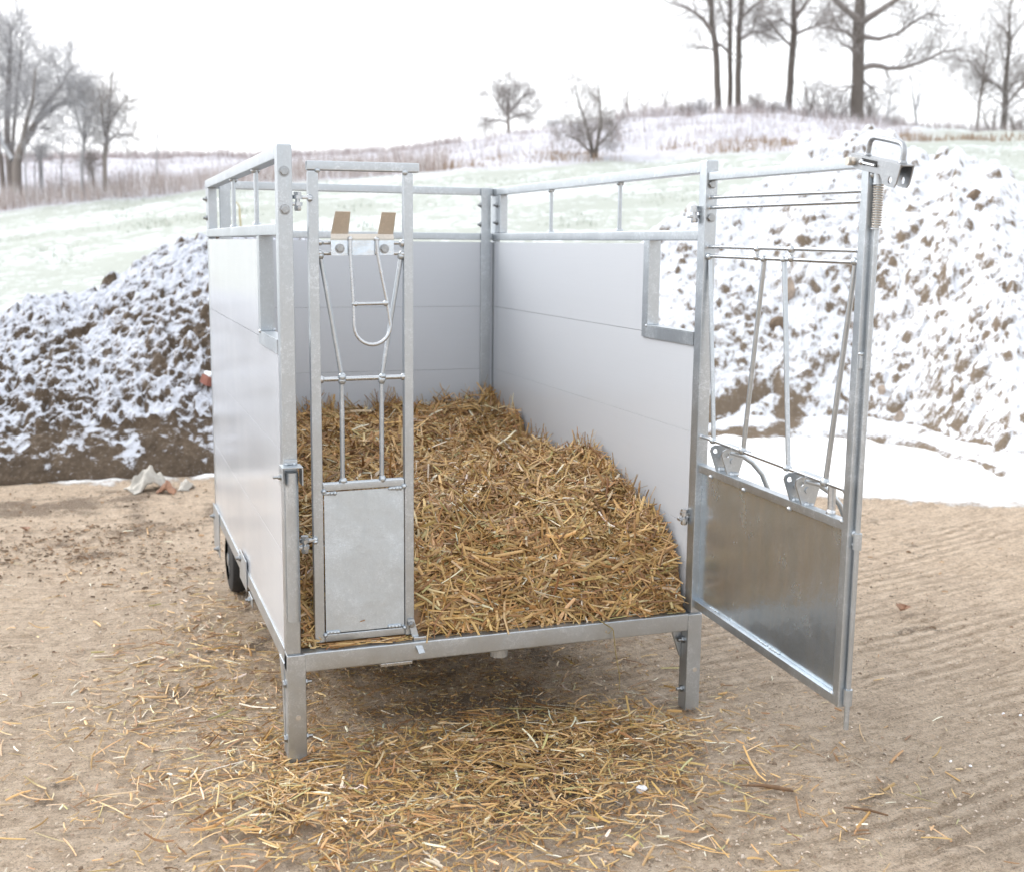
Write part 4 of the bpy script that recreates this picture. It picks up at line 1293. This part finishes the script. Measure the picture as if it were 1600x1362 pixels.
def limb_pts(D, limb, r, jit):
    """limb given as (px, row, radius px) at distance D, wandering a little in depth, refined"""
    k = r.normal(0, jit)
    P, R = [], []
    m = len(limb)
    for i, (p, rw, rp) in enumerate(limb):
        off = k * (i / max(1, m - 1))
        P.append(at(p, rw, D + off)); R.append(rp * D / FPX)
    P = np.array(P); R = np.array(R)
    t = np.arange(m); tt = np.linspace(0, m - 1, (m - 1) * 4 + 1)
    Q = np.stack([np.interp(tt, t, P[:, c]) for c in range(3)], 1)
    Q[1:] += np.cumsum(r.normal(0, .02 * D / 60, (len(tt) - 1, 3)), 0) * .6
    return Q, np.interp(tt, t, R)


def tree(name, label, cat, D, limbs, seed, mat_t, mat_c, opt=None, first=True, group=None):
    """limbs[0] starts at the ground; each limb is (points, side-branch count, length factor, start of branching)"""
    o = dict(BASE); o.update(opt or {})
    r = np.random.default_rng(seed)
    trunk, crown = Wood(), Wood()
    gp_ = limbs[0][0][0]
    base = tpoint(gp_[0], D, gp_[1])
    for i, (pl, cnt, fac, t0) in enumerate(limbs):
        Q, R = limb_pts(D, pl, r, 0 if i == 0 else o.get('jit', 1.2))
        if pl[0][1] >= gp_[1] - 3:
            Q[0, 2] = min(Q[0, 2], base[2]) - .15
        (trunk if i < o.get('ntrunk', 1) else crown).tube(Q, R, 8 if i < 2 else 6)
        ln = np.sum(np.linalg.norm(np.diff(Q, axis=0), axis=1))
        side(crown, r, Q, R, ln * fac, 0, o, t0, cnt)
    crown.twigs(r, o)
    group = group or {'tree': 'bare winter trees', 'sapling': 'thin bare saplings', 'bush': 'twiggy bushes', 'shrub': 'bare shrubs'}[cat]
    e_ = empty(name, base, label, cat, group)
    org = base
    link('trunk', trunk.mesh('trunk', org), mat_t, e_)
    link('crown', crown.mesh('crown', org), mat_c, e_)
    return e_


DN = dict(levels=3, kids=(7, 6, 5), tip=.0048, sub=3, ratio=(.42, .80), up=.07, minl=(1.1, .8, .45))
# far left cluster, frosted
tree('bare_tree', 'tall frosted tree with upright stems at the left edge', 'tree', 55,
     [([(14, 258, 5), (10, 200, 4.5), (12, 130, 4), (16, 70, 2.2), (14, 36, 1)], 26, .36, .30), ([(4, 262, 4), (-8, 210, 3.6), (-20, 130, 3), (-24, 60, 1.4)], 22, .36, .3), ([(18, 255, 3.2), (22, 190, 2.8), (30, 120, 2.2), (34, 62, 1)], 22, .36, .30)],
     11, TWIG, FROST, dict(DN, up=.14, kids=(8, 7, 6), ntrunk=3, wander=.18))
tree('bare_tree', 'leaning frosted tree with a broad drooping crown, near the left edge', 'tree', 53,
     [([(24, 262, 7), (32, 232, 6), (48, 205, 5), (70, 165, 3.6), (96, 135, 2.2), (112, 105, 1.2)], 26, .30, .28), ([(34, 232, 4), (40, 200, 3.4), (52, 160, 2.4), (58, 105, 1)], 18, .36, .25), ([(56, 190, 4), (90, 162, 3), (122, 155, 2), (146, 178, 1)], 18, .40, .2), ([(20, 250, 4), (4, 225, 3.5), (-10, 190, 2)], 12, .4, .2)],
     12, TWIG, FROST, dict(DN, up=.02, kids=(9, 8, 6), wander=.2, ntrunk=2))
tree('bare_tree', 'pale twiggy tree with hanging branches between the leaning tree and the slim tree', 'tree', 52,
     [([(128, 270, 2.5), (131, 235, 2.2), (133, 190, 1.8), (128, 130, 1)], 24, .34, .25), ([(132, 225, 1.8), (120, 180, 1.4), (108, 130, .8)], 14, .4, .2), ([(132, 222, 1.8), (142, 180, 1.4), (146, 140, .8)], 14, .4, .2)],
     13, FROST, FROST, dict(DN, up=-.03, kids=(6, 5, 5), minl=(.9, .6, .4)))
tree('bare_tree', 'slim dark tree with low side branches, right of the left cluster', 'tree', 52,
     [([(164, 272, 3.5), (164, 235, 3.6), (167, 195, 2.6), (171, 150, 1.6), (173, 112, .7)], 26, .30, .15), ([(166, 225, 2), (182, 210, 1.6), (206, 212, .8)], 12, .5, .2), ([(167, 205, 1.8), (180, 175, 1.4), (200, 150, .7)], 12, .45, .2), ([(165, 215, 2), (160, 180, 1.5), (158, 150, .8)], 10, .45, .2)],
     14, TWIG, TWIG, dict(DN, kids=(5, 4, 4), minl=(.7, .5, .35)))
for i, (px, r0, r1, D, lab) in enumerate([(245, 268, 192, 54, 'thin lone sapling in the reeds left of the trailer'), (96, 285, 215, 53, 'thin sapling in front of the leaning tree'), (40, 285, 210, 52, 'thin sapling at the foot of the tall left tree')]):
    tree('sapling', lab, 'sapling', D, [([(px, r0, 1.5), (px - 1, (r0 + r1) / 2, 1.1), (px + 2, r1, .5)], 10, .30, .25)], 30 + i, FROST, FROST, dict(levels=2, kids=(6, 4)))
for i, (px, r0, D, hh) in enumerate([(-95, 262, 58, 200), (-190, 264, 60, 215), (-300, 266, 62, 205), (-430, 266, 62, 220), (-560, 268, 64, 200)]):
    tree('bare_tree', ['frosted tree just beyond the left edge', 'broad frosted tree further left beyond the edge', 'third frosted tree beyond the left edge', 'tall frosted tree well beyond the left edge', 'outermost frosted tree beyond the left edge'][i], 'tree', D,
         [([(px, r0, 6), (px - 4, r0 - hh * .4, 5), (px + 5, r0 - hh * .75, 3), (px, r0 - hh, 1)], 20, .34, .22), ([(px, r0 - hh * .25, 4), (px - 34, r0 - hh * .55, 2.6), (px - 44, r0 - hh * .8, 1)], 14, .4, .2), ([(px, r0 - hh * .3, 4), (px + 34, r0 - hh * .6, 2.6), (px + 40, r0 - hh * .85, 1)], 14, .4, .2)],
         110 + i, FROST, FROST, dict(DN, kids=(7, 6, 4), sub=3))
# crest, centre
tree('bare_tree', 'small round lone tree on the ridge above the rear rail', 'tree', 84,
     [([(794, 214, 3), (794, 196, 2.6), (793, 175, 2.0), (795, 150, 1.2), (797, 134, .6)], 22, .55, .28), ([(794, 192, 1.8), (775, 188, 1.3), (756, 192, .7)], 12, .5, .15), ([(794, 188, 1.8), (812, 178, 1.3), (838, 176, .7)], 12, .5, .15), ([(793, 180, 1.6), (778, 160, 1.2), (770, 148, .6)], 12, .5, .2), ([(794, 178, 1.6), (810, 158, 1.2), (822, 146, .6)], 12, .5, .2)],
     21, TWIG, TWIG, dict(DN, jit=2.2, kids=(7, 6, 5), tip=.0065, ratio=(.38, .66), minl=(.8, .6, .4)))
tree('shrub', 'multi-stemmed shrub at the field edge above the right wall', 'shrub', 52,
     [([(926, 258, 4), (924, 235, 3.2), (918, 205, 2.2), (908, 170, 1.4), (899, 136, .6)], 20, .40, .2), ([(927, 258, 3.5), (932, 230, 2.8), (938, 195, 1.8), (934, 130, .6)], 18, .40, .2), ([(924, 240, 2.4), (908, 222, 1.8), (886, 208, .8)], 14, .5, .2), ([(928, 236, 2.4), (946, 215, 1.6), (962, 205, .8)], 12, .5, .2)],
     22, BARK, TWIG, dict(DN, ntrunk=2, kids=(7, 5, 5), up=.10, minl=(.7, .5, .35)))
for i, (px, r0, r1, D, lab) in enumerate([(981, 188, 120, 84, 'slim sapling on the ridge right of the shrub'), (1041, 184, 144, 84, 'little leaning sapling on the ridge left of the big trees'), (1008, 190, 160, 83, 'tiny bush on the ridge between two saplings')]):
    tree('sapling', lab, 'sapling', D, [([(px, r0, 1.6), (px - 1, (r0 + r1) / 2, 1.1), (px + 3, r1, .5)], 12, .36, .2), ([(px, r0 - 18, 1), (px - 8, r0 - 36, .5)], 6, .5, .2)], 40 + i, TWIG, TWIG, dict(levels=2, kids=(7, 5)))
# big trees on the right
BG = dict(levels=3, kids=(7, 5, 4), tip=.0066, sub=3, wander=.17, ratio=(.45, .9), up=.04, minl=(1.7, 1.2, .6))
tree('bare_tree', 'left trunk of the tall dark group, bending left at the top', 'tree', 84,
     [([(1124, 190, 5.5), (1120, 130, 5), (1117, 75, 4.6), (1111, 35, 4.2), (1110, -20, 3.6), (1104, -90, 2.4), (1108, -150, 1)], 18, .22, .3), ([(1112, 48, 3.4), (1098, 28, 2.4), (1076, 14, 1.8), (1040, 2, .9)], 14, .42, .2), ([(1116, 66, 2.6), (1128, 72, 2), (1136, 82, 1.2)], 4, .4, .3), ([(1110, 10, 2.6), (1090, -30, 2), (1066, -70, 1)], 14, .4, .2), ([(1118, 80, 1.6), (1104, 76, 1.1), (1088, 80, .6)], 9, .5, .2)],
     51, BARK, TWIG, BG)
tree('bare_tree', 'thin middle trunk of the tall dark group', 'tree', 85,
     [([(1140, 186, 4.2), (1141, 120, 3.8), (1142, 60, 3.4), (1144, 0, 3.0), (1140, -80, 2), (1144, -130, 1)], 22, .20, .4), ([(1142, 50, 2), (1132, 30, 1.4), (1122, 0, .8)], 8, .45, .2)],
     52, BARK, TWIG, BG)
tree('bare_tree', 'straight right trunk of the tall dark group', 'tree', 84,
     [([(1154, 186, 5), (1154, 120, 4.6), (1156, 60, 4.2), (1158, 0, 3.6), (1160, -80, 2.4), (1158, -150, 1)], 20, .22, .38), ([(1157, 62, 2.4), (1172, 50, 1.8), (1196, 48, .9)], 12, .5, .2), ([(1157, 30, 2.6), (1176, 10, 1.8), (1206, -10, .9)], 12, .45, .2)],
     53, BARK, TWIG, BG)
tree('bare_tree', 'dark forked tree between the tall group and the oak', 'tree', 83,
     [([(1232, 190, 6), (1234, 140, 5.2), (1238, 90, 5), (1241, 50, 4.8), (1240, 0, 3.2), (1236, -70, 2), (1240, -130, 1)], 18, .22, .35), ([(1242, 28, 4), (1254, 14, 3), (1268, -6, 2.2), (1286, -50, 1)], 14, .4, .2), ([(1240, 55, 2.6), (1262, 44, 2), (1290, 34, 1.6), (1322, 20, .9)], 14, .45, .2), ([(1236, 72, 2.4), (1224, 60, 1.8), (1206, 40, 1.3), (1190, 26, .7)], 12, .5, .2), ([(1240, 44, 2), (1220, 30, 1.5), (1196, 42, .8)], 10, .5, .2)],
     54, BARK, TWIG, BG)
tree('oak_tree', 'thick old oak with a long low limb reaching right, behind the tall heap', 'tree', 80,
     [([(1339, 205, 11), (1341, 160, 9.5), (1343, 110, 9), (1344, 70, 9), (1345, 30, 8.8), (1347, -20, 6), (1344, -90, 4), (1350, -160, 1.5)], 12, .22, .3),
      ([(1342, 34, 6), (1326, 20, 4.6), (1306, 2, 4), (1284, -30, 2.6), (1266, -80, 1.2)], 16, .36, .25), ([(1347, 36, 6), (1368, 20, 5), (1396, 2, 4.4), (1430, -30, 2.4), (1450, -70, 1.2)], 16, .36, .3),
      ([(1348, 106, 5), (1366, 103, 4.2), (1386, 109, 3.6), (1410, 107, 3), (1440, 98, 2.2), (1470, 84, 1.6), (1500, 78, .8)], 24, .36, .25), ([(1350, 58, 4), (1372, 62, 3.2), (1400, 54, 2.6), (1424, 36, 2), (1448, 22, 1.4), (1476, 26, .8)], 20, .36, .25),
      ([(1338, 64, 3), (1322, 50, 2.4), (1300, 44, 1.6), (1270, 40, .8)], 14, .42, .2), ([(1340, 88, 2.4), (1326, 74, 1.6), (1312, 70, .8)], 9, .5, .2), ([(1350, 128, 2), (1366, 140, 1.4), (1372, 158, .8)], 12, .5, .2), ([(1336, 130, 2), (1322, 142, 1.4), (1312, 160, .8)], 12, .5, .2)],
     55, BARK, TWIG, dict(BG, jit=2.5))
tree('bare_tree', 'slender conical tree near the right edge of the ridge', 'tree', 82,
     [([(1567, 218, 5), (1569, 180, 4.4), (1571, 140, 3.8), (1575, 90, 2.8), (1578, 40, 1.6), (1579, 2, .8)], 34, .30, .18), ([(1570, 170, 2), (1584, 150, 1.5), (1604, 128, .8)], 12, .5, .2), ([(1571, 150, 2), (1556, 130, 1.5), (1540, 120, .8)], 12, .5, .2)],
     56, BARK, TWIG, dict(BG, kids=(8, 6, 5)))
tree('bare_tree', 'thin pale tree leaning right, left of the slender conical tree', 'tree', 82,
     [([(1526, 212, 2), (1531, 160, 1.8), (1537, 110, 1.4), (1546, 55, .7)], 24, .30, .3), ([(1534, 120, 1.2), (1518, 96, .9), (1506, 92, .5)], 10, .5, .2)],
     57, TWIG, TWIG, dict(BG, kids=(7, 5, 4)))
tree('shrub', 'low twiggy shrub at the foot of the slender conical tree', 'shrub', 81,
     [([(1549, 216, 1.8), (1552, 190, 1.4), (1558, 165, .7)], 14, .45, .2), ([(1550, 214, 1.4), (1541, 190, 1), (1536, 172, .5)], 10, .5, .2)], 58, TWIG, TWIG, dict(BG, levels=2, minl=(.8, .5, .4)))
tree('sapling', 'frosty forked sapling right of the oak', 'sapling', 81,
     [([(1436, 216, 2.2), (1432, 185, 1.8), (1428, 160, 1.3), (1424, 116, .6)], 14, .30, .3), ([(1431, 172, 1.5), (1436, 145, 1.1), (1438, 110, .5)], 10, .4, .2)], 59, FROST, FROST, dict(BG, levels=2, minl=(.8, .5, .4)))
tree('sapling', 'thin bent sapling between the oak and the forked sapling', 'sapling', 81,
     [([(1383, 204, 1.4), (1388, 175, 1.1), (1395, 134, .5)], 9, .28, .3)], 60, FROST, FROST, dict(BG, levels=2, minl=(.8, .5, .4)))
# undergrowth on the crest: every bush its own
BU = [(1096, 186, 150, 20, 'wispy bush under the left trunk of the tall group'), (1180, 186, 140, 14, 'thin upright bush right of the tall group'), (1200, 200, 152, 22, 'dense bush left of the forked tree'),
      (1218, 204, 160, 18, 'low bush at the foot of the forked tree'), (1258, 200, 118, 26, 'tall twiggy bush right of the forked tree'), (1284, 204, 125, 30, 'wide frosted bush left of the oak'), (1308, 206, 136, 26, 'dense bush touching the oak trunk'),
      (1362, 204, 140, 22, 'bush on the right side of the oak trunk'), (1066, 188, 160, 14, 'small bush far left of the tall group'), (868, 208, 186, 14, 'small tuft bush on the ridge left of the shrub'), (1400, 212, 186, 16, 'low bush in the hedge right of the oak'), (1592, 218, 170, 20, 'twiggy bush at the right edge of the ridge'), (60, 262, 214, 24, 'frosted bush under the leaning tree'), (142, 274, 236, 12, 'small frosted bush left of the slim dark tree')]
for i, (px, r0, r1, hw, lab) in enumerate(BU):
    lm = []
    rr = random.Random(900 + i)
    for k in range(6):
        x0 = px + rr.uniform(-.35, .35) * hw; x1 = px + rr.uniform(-1, 1) * hw; y1 = r1 + rr.uniform(0, .45) * (r0 - r1)
        lm.append(([(x0, r0, 1.2), ((x0 * 1.3 + x1 * .7) / 2, (r0 + y1) / 2, .9), (x1, y1, .4)], 9, .42, .2))
    tree('bush', lab, 'bush', 53 if px < 200 else 82, lm, 70 + i, FROST if i % 3 == 0 else TWIG, FROST if i % 3 == 0 else TWIG, dict(levels=2, kids=(7, 5), tip=.0055, sub=3, ntrunk=2))

# ------------------------------------------------------------------ dry reeds and brush
def reed_mat():
    M = NT('dry_reeds'); a = M.attr('Col', 'Color'); M.set(color=a, rough=0.9, spec=0.1)
    return M.m


REED = reed_mat()
r = np.random.default_rng(5)


def blades(name, label, px0, px1, d0, d1, n, h0, h1, pal, wdt, seed, dens=None, lean=.12):
    r = np.random.default_rng(seed)
    t0, t1 = lat(px0, 250, 60), lat(px1, 250, 60)
    t = t0 + (t1 - t0) * r.random(n); D = d0 + (d1 - d0) * r.random(n)
    x = CAM[0] + FWD[0] * D + RGT[0] * t * D; y = CAM[1] + FWD[1] * D + RGT[1] * t * D
    keep = r.random(n) < (smooth(-.5, .5, fbm(x, y, 3.5, 3, seed)) if dens is None else dens)
    t, D, x, y = t[keep], D[keep], x[keep], y[keep]; n = len(t)
    z = terrain_z(t, D) - .05
    h = (h0 + (h1 - h0) * r.random(n)) * (0.75 + .5 * smooth(-.6, .6, fbm(x, y, 2.2, 2, seed + 1)))
    lx, ly = r.normal(0, lean, n) * h, r.normal(0, lean, n) * h
    w2 = wdt * (0.6 + .8 * r.random(n))
    a = np.stack([x - RGT[0] * w2, y - RGT[1] * w2, z], 1); b = np.stack([x + RGT[0] * w2, y + RGT[1] * w2, z], 1)
    c = np.stack([x + lx * .5 + RGT[0] * w2 * .7, y + ly * .5 + RGT[1] * w2 * .7, z + h * .6], 1); d = np.stack([x + lx * .5 - RGT[0] * w2 * .7, y + ly * .5 - RGT[1] * w2 * .7, z + h * .6], 1)
    e_ = np.stack([x + lx, y + ly, z + h], 1)
    V = np.stack([a, b, c, d, e_], 1).reshape(-1, 3)
    k = np.arange(n)[:, None] * 5
    Q = k + np.array([[0, 1, 2, 3]]); T_ = k + np.array([[3, 2, 4]])
    pal = np.array(pal); C = pal[r.integers(0, len(pal), n)] * (0.8 + .4 * r.random((n, 1)))
    me = mesh_np(name, V, Q, T_, dict(Col=np.repeat(C, 5, 0)))
    o = link(name, me, REED)
    return tag(o, label, 'reeds', kind='stuff')


RP = [(.38, .31, .275), (.47, .40, .37), (.33, .265, .24), (.60, .56, .55), (.76, .75, .77)]
GP = [(.44, .38, .36), (.38, .33, .32), (.56, .52, .52), (.74, .74, .78), (.33, .28, .27)]
blades('dry_reeds', 'reddish dry reed belt along the left field edge', -350, 700, 50.5, 55, 15000, .35, .95, RP, .008, 81, .8)
blades('dry_brush', 'frosted dry brush covering the slope behind the field', -350, 1420, 55, 84, 24000, .2, .65, GP, .010, 82)
FG = [(.32, .36, .30), (.40, .43, .37), (.48, .50, .45), (.29, .33, .26), (.46, .46, .40)]
blades('field_grass', 'short pale green grass poking through the snow of the field', -500, 2000, 15, 32, 26000, .03, .09, FG, .008, 86)
blades('field_grass', 'more short grass farther up the snowy field', -500, 2000, 32, 50, 16000, .05, .13, FG, .012, 87)
blades('dry_hedge', 'dark dry growth along the left skyline', -350, 720, 79, 85, 8000, .35, .8, [(.36, .30, .29), (.30, .25, .24), (.50, .45, .45)], .015, 83, .8)
blades('dry_grass', 'brown dry grass edging the field below the right trees', 640, 1640, 50.5, 54, 5000, .15, .45, [(.36, .27, .20), (.44, .36, .29), (.30, .22, .16)], .016, 84)
blades('dry_weeds', 'thin weeds along the right skyline under the trees', 960, 1640, 79, 85, 7000, .4, 1.1, GP, .016, 85)

# ------------------------------------------------------------------ small things on the yard
PLAST = plain('dirty_plastic', (0.42, 0.40, 0.36), 0.5, 0.2, 25)
ORNG = plain('orange_paper', (0.36, 0.20, 0.13), 0.6, 0.3, 20)


def crumple(name, mat, label, cat, loc, size, seed, peak=1.0, rot=0):
    n = 26
    u = np.linspace(-1, 1, n); A, Bv = np.meshgrid(u, u, indexing='ij')
    rr = np.sqrt(A ** 2 + Bv ** 2)
    f = fbm(A * 2 + seed, Bv * 2, 1.6, 3, seed)
    z = np.clip(1 - np.abs(A + .35 * f) * 1.05, 0, 1) * np.clip(1 - .55 * np.abs(Bv - .2 * f), 0, 1) * peak + .22 * np.abs(f) + .01
    z = z * (1 - .75 * smooth(.85, 1.25, rr))
    x = A * (1 + .2 * fbm(A, Bv, .8, 2, seed + 1)); y = Bv * (.7 + .25 * fbm(A, Bv, .7, 2, seed + 2))
    V = np.stack([x.ravel() * size[0], y.ravel() * size[1], z.ravel() * size[2]], 1)
    me = mesh_np(name, V, grid_quads(n, n))
    o = link(name, me, mat); o.location = loc; o.rotation_euler = (0, 0, rot)
    sm = o.modifiers.new('thick', 'SOLIDIFY'); sm.thickness = .004
    return tag(o, label, cat)


crumple('plastic_sheet', PLAST, 'crumpled dirty white plastic sheet at the yard edge before the left heap', 'plastic sheet', (-.22, 4.72, .0), (.15, .13, .17), 3, 1.0, .3)
crumple('plastic_scrap', PLAST, 'small pale plastic scrap right of the crumpled sheet', 'plastic scrap', (.02, 4.66, .0), (.07, .06, .09), 5, .8, 1.2)
crumple('orange_scrap', ORNG, 'torn orange paper lying against the crumpled plastic sheet', 'paper scrap', (-.115, 4.57, .0), (.06, .06, .10), 9, .9, -.4)
LEAF = plain('dead_leaf', (0.24, 0.125, 0.07), 0.6, 0.3, 40)


def leaf(loc, s, rot, label, seed):
    rr = random.Random(seed); m = bmesh.new(); pts = []
    for k in range(15):
        t = k / 14; w_ = math.sin(math.pi * t) ** .7 * .38 * (1 + .22 * math.sin(t * 26))
        pts.append((t, w_))
    mid = [m.verts.new((t * s, 0, .012 + s * .35 * (t - .5) ** 2)) for t, w_ in pts]
    up = [m.verts.new((t * s, w_ * s, .02 + s * .35 * (t - .5) ** 2 + w_ * s * .5)) for t, w_ in pts]
    dn = [m.verts.new((t * s, -w_ * s, .018 + s * .35 * (t - .5) ** 2 + w_ * s * .4)) for t, w_ in pts]
    for k in range(14):
        m.faces.new((mid[k], mid[k + 1], up[k + 1], up[k])); m.faces.new((dn[k], dn[k + 1], mid[k + 1], mid[k]))
    me = bpy.data.meshes.new('dead_leaf'); m.to_mesh(me); m.free()
    o = link('dead_leaf', me, LEAF); o.location = loc; o.rotation_euler = (0, 0, rot)
    sm = o.modifiers.new('thick', 'SOLIDIFY'); sm.thickness = .0012
    return tag(o, label, 'leaf', 'dead leaves on the yard')


leaf((2.99, .74, 0), .085, .6, 'curled brown leaf on the grooved concrete right of the gate', 1)
leaf((-.96, 3.62, 0), .07, 2.0, 'orange brown leaf on the muddy concrete at the left edge', 2)
BKM = plain('bark_piece', (0.17, 0.10, 0.055), 0.85, 0.35, 50)
m = MB(); m.tube([(1.33, -.63, .012), (1.40, -.655, .013), (1.44, -.685, .012), (1.475, -.715, .010)], [.002, .006, .008, .004], 8)
tag(m.build('bark_stick', BKM), 'dark brown stick of bark right of the straw pile', 'stick', 'bark sticks on the yard')
m = MB(); m.tube([(1.56, -.86, .010), (1.62, -.90, .012), (1.66, -.945, .009)], [.002, .0045, .003], 7)
tag(m.build('bark_stick', BKM), 'thin dark bark sliver near the bottom right straws', 'stick', 'bark sticks on the yard')
rock('snow_lump', (1.02, -.56, .012), (.020, .016, .016), bpy.data.materials['snow'], 'grey white lump beside the straw pile', 31, 'lump')
for i, (x, y) in enumerate([(2.11, -.68), (2.15, -.73), (2.58, -.40), (2.63, -.43)]):
    lab = ['white snow crumb left of its neighbour on the right yard', 'white snow crumb just right of the other on the right yard', 'tiny snow crumb near the right picture edge', 'tiny snow crumb nearest the right picture edge'][i]
    rock('snow_crumb', (x, y, .004), (.007, .006, .005), bpy.data.materials['snow'], lab, 40 + i, 'snow crumb')

# mud crumbs and wood chips too many to count
r = np.random.default_rng(123)
n = 2600
cl = [(-.85, 3.3, .35, .3), (-.38, 3.45, .3, .22), (-.6, 2.95, .4, .2), (-.2, 2.5, .3, .3), (-.7, 4.4, .7, .35), (3.4, 1.6, .9, .6), (-.9, 3.2, .3, .25)]
ck = r.integers(0, len(cl), n)
ca = np.array(cl)[ck]
xy = np.stack([r.normal(ca[:, 0], ca[:, 2]), r.normal(ca[:, 1], ca[:, 3])], 1)
az = r.random(n) * 2 * np.pi
U = np.stack([np.cos(az), np.sin(az), r.normal(0, .1, n)], 1)
N0 = np.tile(np.array([[0, 0, 1.0]]), (n, 1))
ln = np.clip(r.lognormal(math.log(.014), .45, n), .006, .05); wd = ln * (.25 + .4 * r.random(n))
v1, q1, c1 = ribbons(np.stack([xy[:, 0], xy[:, 1], .004 + 0 * ln], 1), U, N0, ln, np.minimum(wd, .014), r.normal(.1, .05, n), r, .2)
mc = np.array([(.14, .10, .068), (.19, .135, .09), (.25, .16, .10), (.11, .08, .055), (.38, .25, .15)])
c1 = np.repeat(mc[r.integers(0, 5, n)] * (.8 + .4 * r.random((n, 1))), 12, 0)
n = 9000
gx_ = r.uniform(-1.4, 3.4, n); gy_ = -1.1 + 4.2 * r.random(n) ** 1.6
az = r.random(n) * 2 * np.pi
U = np.stack([np.cos(az), np.sin(az), r.normal(0, .15, n)], 1)
ln = np.clip(r.lognormal(math.log(.0065), .45, n), .003, .018); wd = ln * (.5 + .4 * r.random(n))
v2, q2, c2 = ribbons(np.stack([gx_, gy_, .0015 + 0 * ln], 1), U, np.tile(np.array([[0, 0, 1.0]]), (n, 1)), ln, wd, r.normal(.25, .05, n), r, 0)
mc = np.array([(.52, .43, .34), (.45, .36, .28), (.30, .22, .16), (.20, .15, .11), (.36, .28, .21), (.58, .50, .42)])
c2 = np.repeat(mc[r.integers(0, 6, n)] * (.8 + .4 * r.random((n, 1))), 12, 0)
me = mesh_np('mud_crumbs', np.concatenate([v1, v2]), np.concatenate([q1, q2 + len(v1)]), attrs=dict(Col=np.concatenate([c1, c2])))
tag(link('mud_crumbs', me, REED), 'mud crumbs and wood chips littering the concrete', 'debris', kind='stuff')
# bent dry stem standing in the field, seen over the left wall
D0 = 11.9
pts = [at(376, 352, D0), at(374.5, 335, D0), at(374, 323, D0), at(371, 318, D0), at(362, 314, D0)]
b0 = at(376, 352, D0); zb = .3
m = MB(); m.tube([Vector((b0[0], b0[1], zb))] + [Vector(p) for p in pts], [.010, .010, .009, .008, .007, .005], 7)
tag(m.build('dry_weed', plain('dry_weed_stem', (.42, .36, .20), .7, .2, 20)), 'bent yellowish dry weed stem standing behind the left wall', 'weed')
